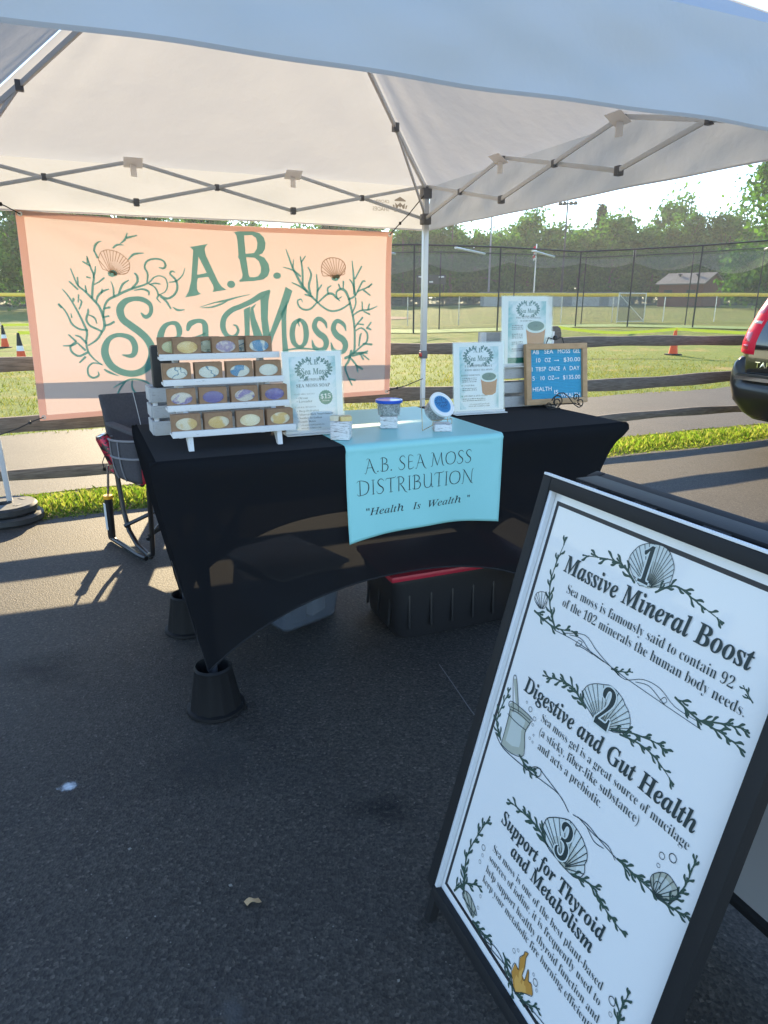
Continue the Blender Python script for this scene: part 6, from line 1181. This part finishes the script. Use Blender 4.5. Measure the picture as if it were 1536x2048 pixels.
def fbar(p, q, w, d, h0, mat, name, parent=sg, bev=.003, up=None):
    m = MB(); m.bar(SP(*p, h0), SP(*q, h0), d, w, bev, 0, tuple(pu) if up is None else up); return m.build(name, mat, parent)
# front panel frame: bars stand 12 mm proud of the poster
L_ = SH+.0
fbar((-FW/2, -FW), (-FW/2, L_+.01), FW, .030, .002, FRM, 'side_rail', up=(1, 0, 0)); fbar((SW+FW/2, -FW), (SW+FW/2, L_+.01), FW, .030, .002, FRM, 'side_rail', up=(1, 0, 0))
fbar((0, -FW/2), (SW, -FW/2), FW, .030, .0015, FRM, 'top_rail'); fbar((0, SH+FW/2), (SW, SH+FW/2), FW, .030, .0015, FRM, 'bottom_rail')
for x in (-.012, SW+.012): fbar((x, SH+.01), (x, 1.0225), .022, .022, -.012, FRM, 'leg', up=(1, 0, 0))
m = MB(); m.bar(SP(0, -.004, .0065), SP(SW, -.004, .0065), .012, .008, .001, 0, tuple(pu)); m.bar(SP(.004, 0, .0065), SP(.004, SH, .0065), .012, .008, .001, 0, (1, 0, 0)); m.build('snap_edge', LIP, sg)
m = MB(); m.bar(SP(-FW, -FW-.003, .010), SP(SW+FW, -FW-.003, .010), .012, .005, .001, 0, tuple(pu)); m.build('top_edge', LIP, sg)
m = MB(); m.add([SP(0, 0, -.001), SP(SW, 0, -.001), SP(SW, SH, -.001), SP(0, SH, -.001)], [(0, 3, 2, 1)]); m.add([SP(0, 0, -.006), SP(SW, 0, -.006), SP(SW, SH, -.006), SP(0, SH, -.006)], [(0, 1, 2, 3)], 1); po = m.build('poster', [POS, FRM], sg, 0)
# back panel, mirrored, joined by a hinge along the top
yh = .075
def BP(x, y, h=0):
    p = SP(x, y, h); return Vector((p.x, 2*yh*.5+.045-p.y, p.z-.005))
m = MB()
for p, q, up in (((-FW/2, -FW), (-FW/2, L_+.1), (1, 0, 0)), ((SW+FW/2, -FW), (SW+FW/2, L_+.1), (1, 0, 0)), ((0, -FW/2), (SW, -FW/2), tuple(BP(0, -1)-BP(0, 0))), ((0, SH+FW/2), (SW, SH+FW/2), tuple(BP(0, -1)-BP(0, 0)))): m.bar(BP(*p), BP(*q), .030, FW, .003, 0, up)
bp_ = m.build('back_frame', FRM, sg)
m = MB(); m.add([BP(0, 0), BP(SW, 0), BP(SW, SH), BP(0, SH)], [(0, 1, 2, 3)]); m.build('back_panel', M('grey back board', (.40, .40, .41), .6), sg, 0)
m = MB(); q0, q1 = SP(.0, -FW-.002, -.02), SP(SW, -FW-.002, -.02); m.bar(q0+Vector((.035, .020, .004)), q1+Vector((.026, .020, .004)), .052, .014, .002); m.build('hinge_cover', FRM, sg)
m = MB()
for k in range(4): x = .05+.145*k; m.tube([SP(x, -FW-.003, -.014), SP(x+.05, -FW-.003, -.014)], .005, 8)
m.build('hinge', M('dark hinge', (.03, .03, .03), .3, .6), sg)
# print
INK = M('dark green ink', (.016, .034, .036), .55); INKS = M('seaweed green ink', (.030, .070, .052), .55); SHELLF = M('shell wash', (.64, .69, .67), .6); JARF = M('olive wash', (.40, .42, .35), .6); ORF = M('amber wash', (.50, .24, .04), .6); BORD = M('border black', (.02, .02, .024), .5)
ik = Ink(lambda x, y, h: tuple(SP(x/1000, y/1000, h-.001)), .000002, .0003)
for x0, y0, x1, y1 in ((16, 16, SW*1000, 24), (16, SH*1000-24, SW*1000, SH*1000-16), (16, 24, 24, SH*1000-24)): ik.rect(x0, y0, x1, y1, 5)
for k, mi in (('fill', 2), ('jar', 3), ('orange', 4)):
    for poly in SIGN[k]:
        ik.put(fill2d([poly]), mi)
        if k == 'fill':                                     # the drawn wash deepens towards the hinge of each shell
            hx, hy = poly[-1]
            for f_, m_ in ((.62, 6), (.34, 3)): ik.put(fill2d([[(hx+(x-hx)*f_, hy+(y-hy)*f_) for x, y in poly]]), m_)
        if k == 'jar' and len(poly) > 8:
            cx_ = sum(p[0] for p in poly)/len(poly); cy_ = sum(p[1] for p in poly)/len(poly); ik.put(fill2d([[(cx_+(x-cx_)*.62-2, cy_+(y-cy_)*.7+2) for x, y in poly]]), 6)
        if k == 'orange':
            cx_ = sum(p[0] for p in poly)/len(poly); cy_ = max(p[1] for p in poly); ik.put(fill2d([[(cx_+(x-cx_)*.55, cy_-3+(y-cy_)*.6) for x, y in poly]]), 7)
for pts, n_s, L in SIGN['sprig']: ik.sprig(pts, n_s, L, 1)
for q in SIGN['line']: ik.put(ribbon2d(q, 4), 0)
for x, y, r in SIGN['bub']: ik.ring(x, y, r*1.1, max(.7, r*.2), 0)
CAPH = {'h': 33, 'b': 15.5}
for body, st, x0, y0, x1, y1 in SIGN['text']:
    geo = text2d(body, st, 4); xs = [v[0] for v in geo[0]]; lo, hi = min(xs), max(xs); kx = (x1-x0)/(hi-lo); ky = kx
    if body.endswith('efficien'):
        g2 = text2d(body+'tly.', st, 4); geo = g2
    ky = {'h': 1.10, 'b': 1.22}[st]*kx
    ik.put(geo, 0, lambda x, y: (x0+(x-lo)*kx, (y0+y1)/2-y*ky))
for d, x0, y0, x1, y1 in (('1', 258, 90, 284, 26), ('2', 266, 350, 298, 278), ('3', 270, 610, 302, 540)):
    geo = text2d(d, 'B', 4); xs = [v[0] for v in geo[0]]; ys_ = [v[1] for v in geo[0]]; lo, hi, b, t = min(xs), max(xs), min(ys_), max(ys_)
    f = lambda x, y, gx=0: (x0+(x-lo)/(hi-lo)*(x1-x0), y0+(y-b)/(t-b)*(y1-y0))
    for dx, dy in ((-3, 0), (3, 0), (0, 3), (0, -3)): ik.put(geo, 2, lambda x, y: (f(x, y)[0]+dx, f(x, y)[1]+dy))
    ik.put(geo, 0, f)
ik.build('printed_design', [INK, INKS, SHELLF, JARF, ORF, BORD, M('mid wash', (.52, .56, .52), .6), M('bright amber wash', (.66, .36, .08), .6)], po)
po.parent = sg
# ------------------------------------------------------------------ black SUV parked along the fence, tail towards the stall
PNT = M('black car paint', (.008, .009, .011), .12, coat=1.0, spec=.6); GLS = M('dark tinted glass', (.012, .014, .016), .04, spec=.8, coat=.5); CHR = M('chrome trim', (.8, .8, .8), .12, 1); BPL = M('black bumper plastic', (.02, .021, .022), .45); SIL = M('silver pillar highlight', (.5, .52, .54), .25, .8)
TLR, nt, n, l, p = newmat('red lamp lens'); p.inputs['Base Color'].default_value = (.80, .010, .045, 1); p.inputs['Roughness'].default_value = .3; p.inputs['Specular IOR Level'].default_value = .15; p.inputs['Coat Weight'].default_value = .08; p.inputs['Subsurface Weight'].default_value = .6; p.inputs['Subsurface Radius'].default_value = (.3, .02, .02); p.inputs['Subsurface Scale'].default_value = .3
TYR = M('tyre rubber', (.018, .018, .019), .8); RIM = M('alloy rim', (.45, .46, .47), .3, .9)
suv = thing('parked_suv', 'black SUV parked by the rail fence with red tail lamp towards us', 'SUV', at(3.17, -1.09, 0), YA)
zt_ = [.30, .42, .58, .80, 1.0, 1.10, 1.28, 1.45, 1.62, 1.76, 1.85, 1.89]
Wz = [.93, .99, 1.02, 1.02, 1.02, 1.0, .945, .885, .82, .755, .68, .50]
Xz = [.20, .15, .13, .12, .13, .15, .20, .27, .35, .43, .53, .75]
Fz = [5.0, 5.08, 5.1, 5.08, 4.98, 4.6, 3.72, 3.55, 3.38, 3.22, 3.05, 2.8]
def prm(T, z): return float(np.interp(z, zt_, T))
def plan(t, z, off=0):
    """half outline at height z, from the middle of the tail (t=0) round the corner (t=.5) to the nose (t=1)"""
    W_, X0_, F_ = prm(Wz, z)+off, prm(Xz, z)-off, prm(Fz, z)+off; r = .20
    def rear(y): return X0_+.075*(y/1.02)**2
    if t < .3: y = (W_-r)*t/.3; return (rear(y), y)
    if t < .5: th = (t-.3)/.2*math.pi/2; cx, cy = rear(W_-r)+r, W_-r; return (cx-r*math.cos(th), cy+r*math.sin(th))
    x0 = rear(W_-r)+r; x1 = F_-.45
    if t < .8: k = (t-.5)/.3; return (x0+(x1-x0)*k, W_)
    th = (t-.8)/.2*math.pi/2; return (x1+.45*math.sin(th), W_*(.55+.45*math.cos(th)) if th < 1.57 else W_*.55)
m = MB(); nt_ = 64; zs = np.linspace(.30, 1.89, 40)
vs = []
for z in zs:
    half = [plan(i/nt_, z) for i in range(nt_+1)]
    vs += [(x, y, z) for x, y in half]+[(x, -y, z) for x, y in half[::-1]]
k = 2*(nt_+1); m.add(vs, [(j*k+i, j*k+(i+1) % k, (j+1)*k+(i+1) % k, (j+1)*k+i) for j in range(len(zs)-1) for i in range(k)])
m.add(vs[-k:], [tuple(range(k))]); m.add(vs[:k], [tuple(range(k))[::-1]]); m.build('body', PNT, suv, 45)
def patch(name, t0f, t1f, z0, z1, off, mat, nu=14, nv=14, side=1, rim=True, parent=suv, th=.02):
    m = MB()
    def fn(u, v):
        z = z0+(z1-z0)*v; a, b = t0f(z), t1f(z); x, y = plan(a+(b-a)*u, z, off-(th if rim and (u in (0, 1) or v in (0, 1)) else 0)); return (x, side*y, z)
    m.sheet(fn, nu, nv)
    if side < 0: m.f = [f[::-1] for f in m.f]
    return m.build(name, mat, parent, 50)
for sd_ in (1, -1):
    tl_ = patch('tail_lamp', lambda z: .292 if z < 1.2 else .292+.02*(z-1.2), lambda z: .455+.02*(z-.9), .885, 1.445, .018, TLR, 18, 26, sd_)
    patch('reverse_lens', lambda z: .298, lambda z: .37, 1.165, 1.20, .0215, M('clear lens', (.55, .50, .46), .2), 6, 3, sd_, True, tl_, .006)
    for z0, z1 in ((.93, .98), (1.0, 1.10), (1.25, 1.38)): patch('lens_ridge', lambda z: .315, lambda z: .38, z0, z1, .0205, M('dark red lens', (.45, .003, .02), .2, coat=1), 6, 5, sd_, True, tl_, .004)
    patch('pillar_highlight', lambda z: .36, lambda z: .47, 1.47, 1.84, .006, SIL, 10, 10, sd_, True, suv, .006)  # silver patch painting in the white highlight on the rear pillar
    patch('side_window', lambda z: .535, lambda z: .585, 1.14, 1.70, .003, GLS, 8, 8, sd_, True, suv, .003)
    patch('side_window', lambda z: .60, lambda z: .665, 1.14, 1.70, .003, GLS, 8, 8, sd_, True, suv, .003)
    patch('side_window', lambda z: .68, lambda z: .74, 1.14, 1.70, .003, GLS, 8, 8, sd_, True, suv, .003)
for sd_ in (1, -1): pass
m = MB()
def rw(u, v): z = 1.08+.64*v; t = abs(2*u-1)*.262; x, y = plan(t, z, .006 if 0 < u < 1 and 0 < v < 1 else -.004); return (x, y*(1 if u > .5 else -1), z)
m.sheet(rw, 24, 12); m.build('rear_window', GLS, suv, 60)
# bumper: a rounded section swept round the tail
prof = [(-.16, .255), (-.04, .275), (.03, .335), (.07, .45), (.085, .60), (.082, .72), (.062, .80), (.02, .855), (-.03, .88), (-.10, .888)]
m = MB(); ts = [i/30*.60 for i in range(31)]
def bump(t, o, z): x, y = plan(t, min(z, .8)); x2, y2 = plan(t, .6, .05); x1, y1 = plan(t, .6, 0); d = math.hypot(x2-x1, y2-y1) or 1; fade = 1-max(0, (t-.5)/.10)**2*.9; return (x+(x2-x1)/d*o*fade, y+(y2-y1)/d*o*fade, z)
def low(t, o, z):
    k = sst((t-.315)/.05); return (o if z < .70 else o*k-.03*(1-k), z if z < .70 else .70+(z-.70)*k)
ring = [bump(t, *low(t, o, z)) for t in ts for o, z in prof]; kk = len(prof)
full = [[(x, -y, z) for x, y, z in ring[i*kk:(i+1)*kk]] for i in range(30, 0, -1)]+[ring[i*kk:(i+1)*kk] for i in range(31)]
vs = [v for r_ in full for v in r_]; m.add(vs, [(i*kk+j, i*kk+j+1, (i+1)*kk+j+1, (i+1)*kk+j) for i in range(len(full)-1) for j in range(kk-1)]); m.build('rear_bumper', M('black bumper paint', (.010, .0105, .012), .28, coat=.25, spec=.4), suv, 60)
def swept(name, mat, o0, o1, z0, z1, t1):
    m = MB(); pts = []
    for i in range(-24, 25):
        t = abs(i)/24*t1; sg_ = 1 if i >= 0 else -1
        q = [bump(t, o, z) for o, z in ((o0, z0), (o1, z0), (o1, z1), (o0, z1))]; pts.append([(x, sg_*y, z) for x, y, z in q])
    vs = [v for r_ in pts for v in r_]; m.add(vs, [(i*4+j, i*4+(j+1) % 4, (i+1)*4+(j+1) % 4, (i+1)*4+j) for i in range(48) for j in range(4)]); return m.build(name, mat, suv, 30)
swept('chrome_strip', CHR, .06, .094, .655, .690, .325); swept('step_pad', BPL, .02, .090, .694, .712, .32)
# model lettering at the left of the tailgate
geo = text2d('TAHOE', 's', 3); xs_ = [v[0] for v in geo[0]]; lo, hi = min(xs_), max(xs_); m = MB()
for o_ in (.004, .010): m.add([(lambda y: (plan(abs(y)/(prm(Wz, .80)-.2)*.3, .775+v[1]*.075)[0]-o_, y, .775+v[1]*.075))(.757-(v[0]-lo)/(hi-lo)*.31) for v in geo[0]], geo[1])
m.build('lettering', CHR, suv, 0)
m = MB(); m.box((.10, 0, 1.0), (.02, .56, .06), None, .008); m.build('handle_trim', CHR, suv)
for x in (1.12, 4.05):
    for sd_ in (1, -1):
        w = MB(); w.lathe([(.20, -.12), (.36, -.12), (.395, -.09), (.395, .09), (.36, .12), (.20, .12)], 36, T=Matrix.Rotation(math.pi/2, 3, 'X')); o = w.build('tyre', TYR, suv); o.location = (x, sd_*.88, .395)
        w = MB(); w.lathe([(0, .10), (.06, .11), (.19, .10), (.215, .115), (.215, -.10)], 30, T=Matrix.Rotation(-sd_*math.pi/2, 3, 'X'))
        w.build('rim', RIM, o)
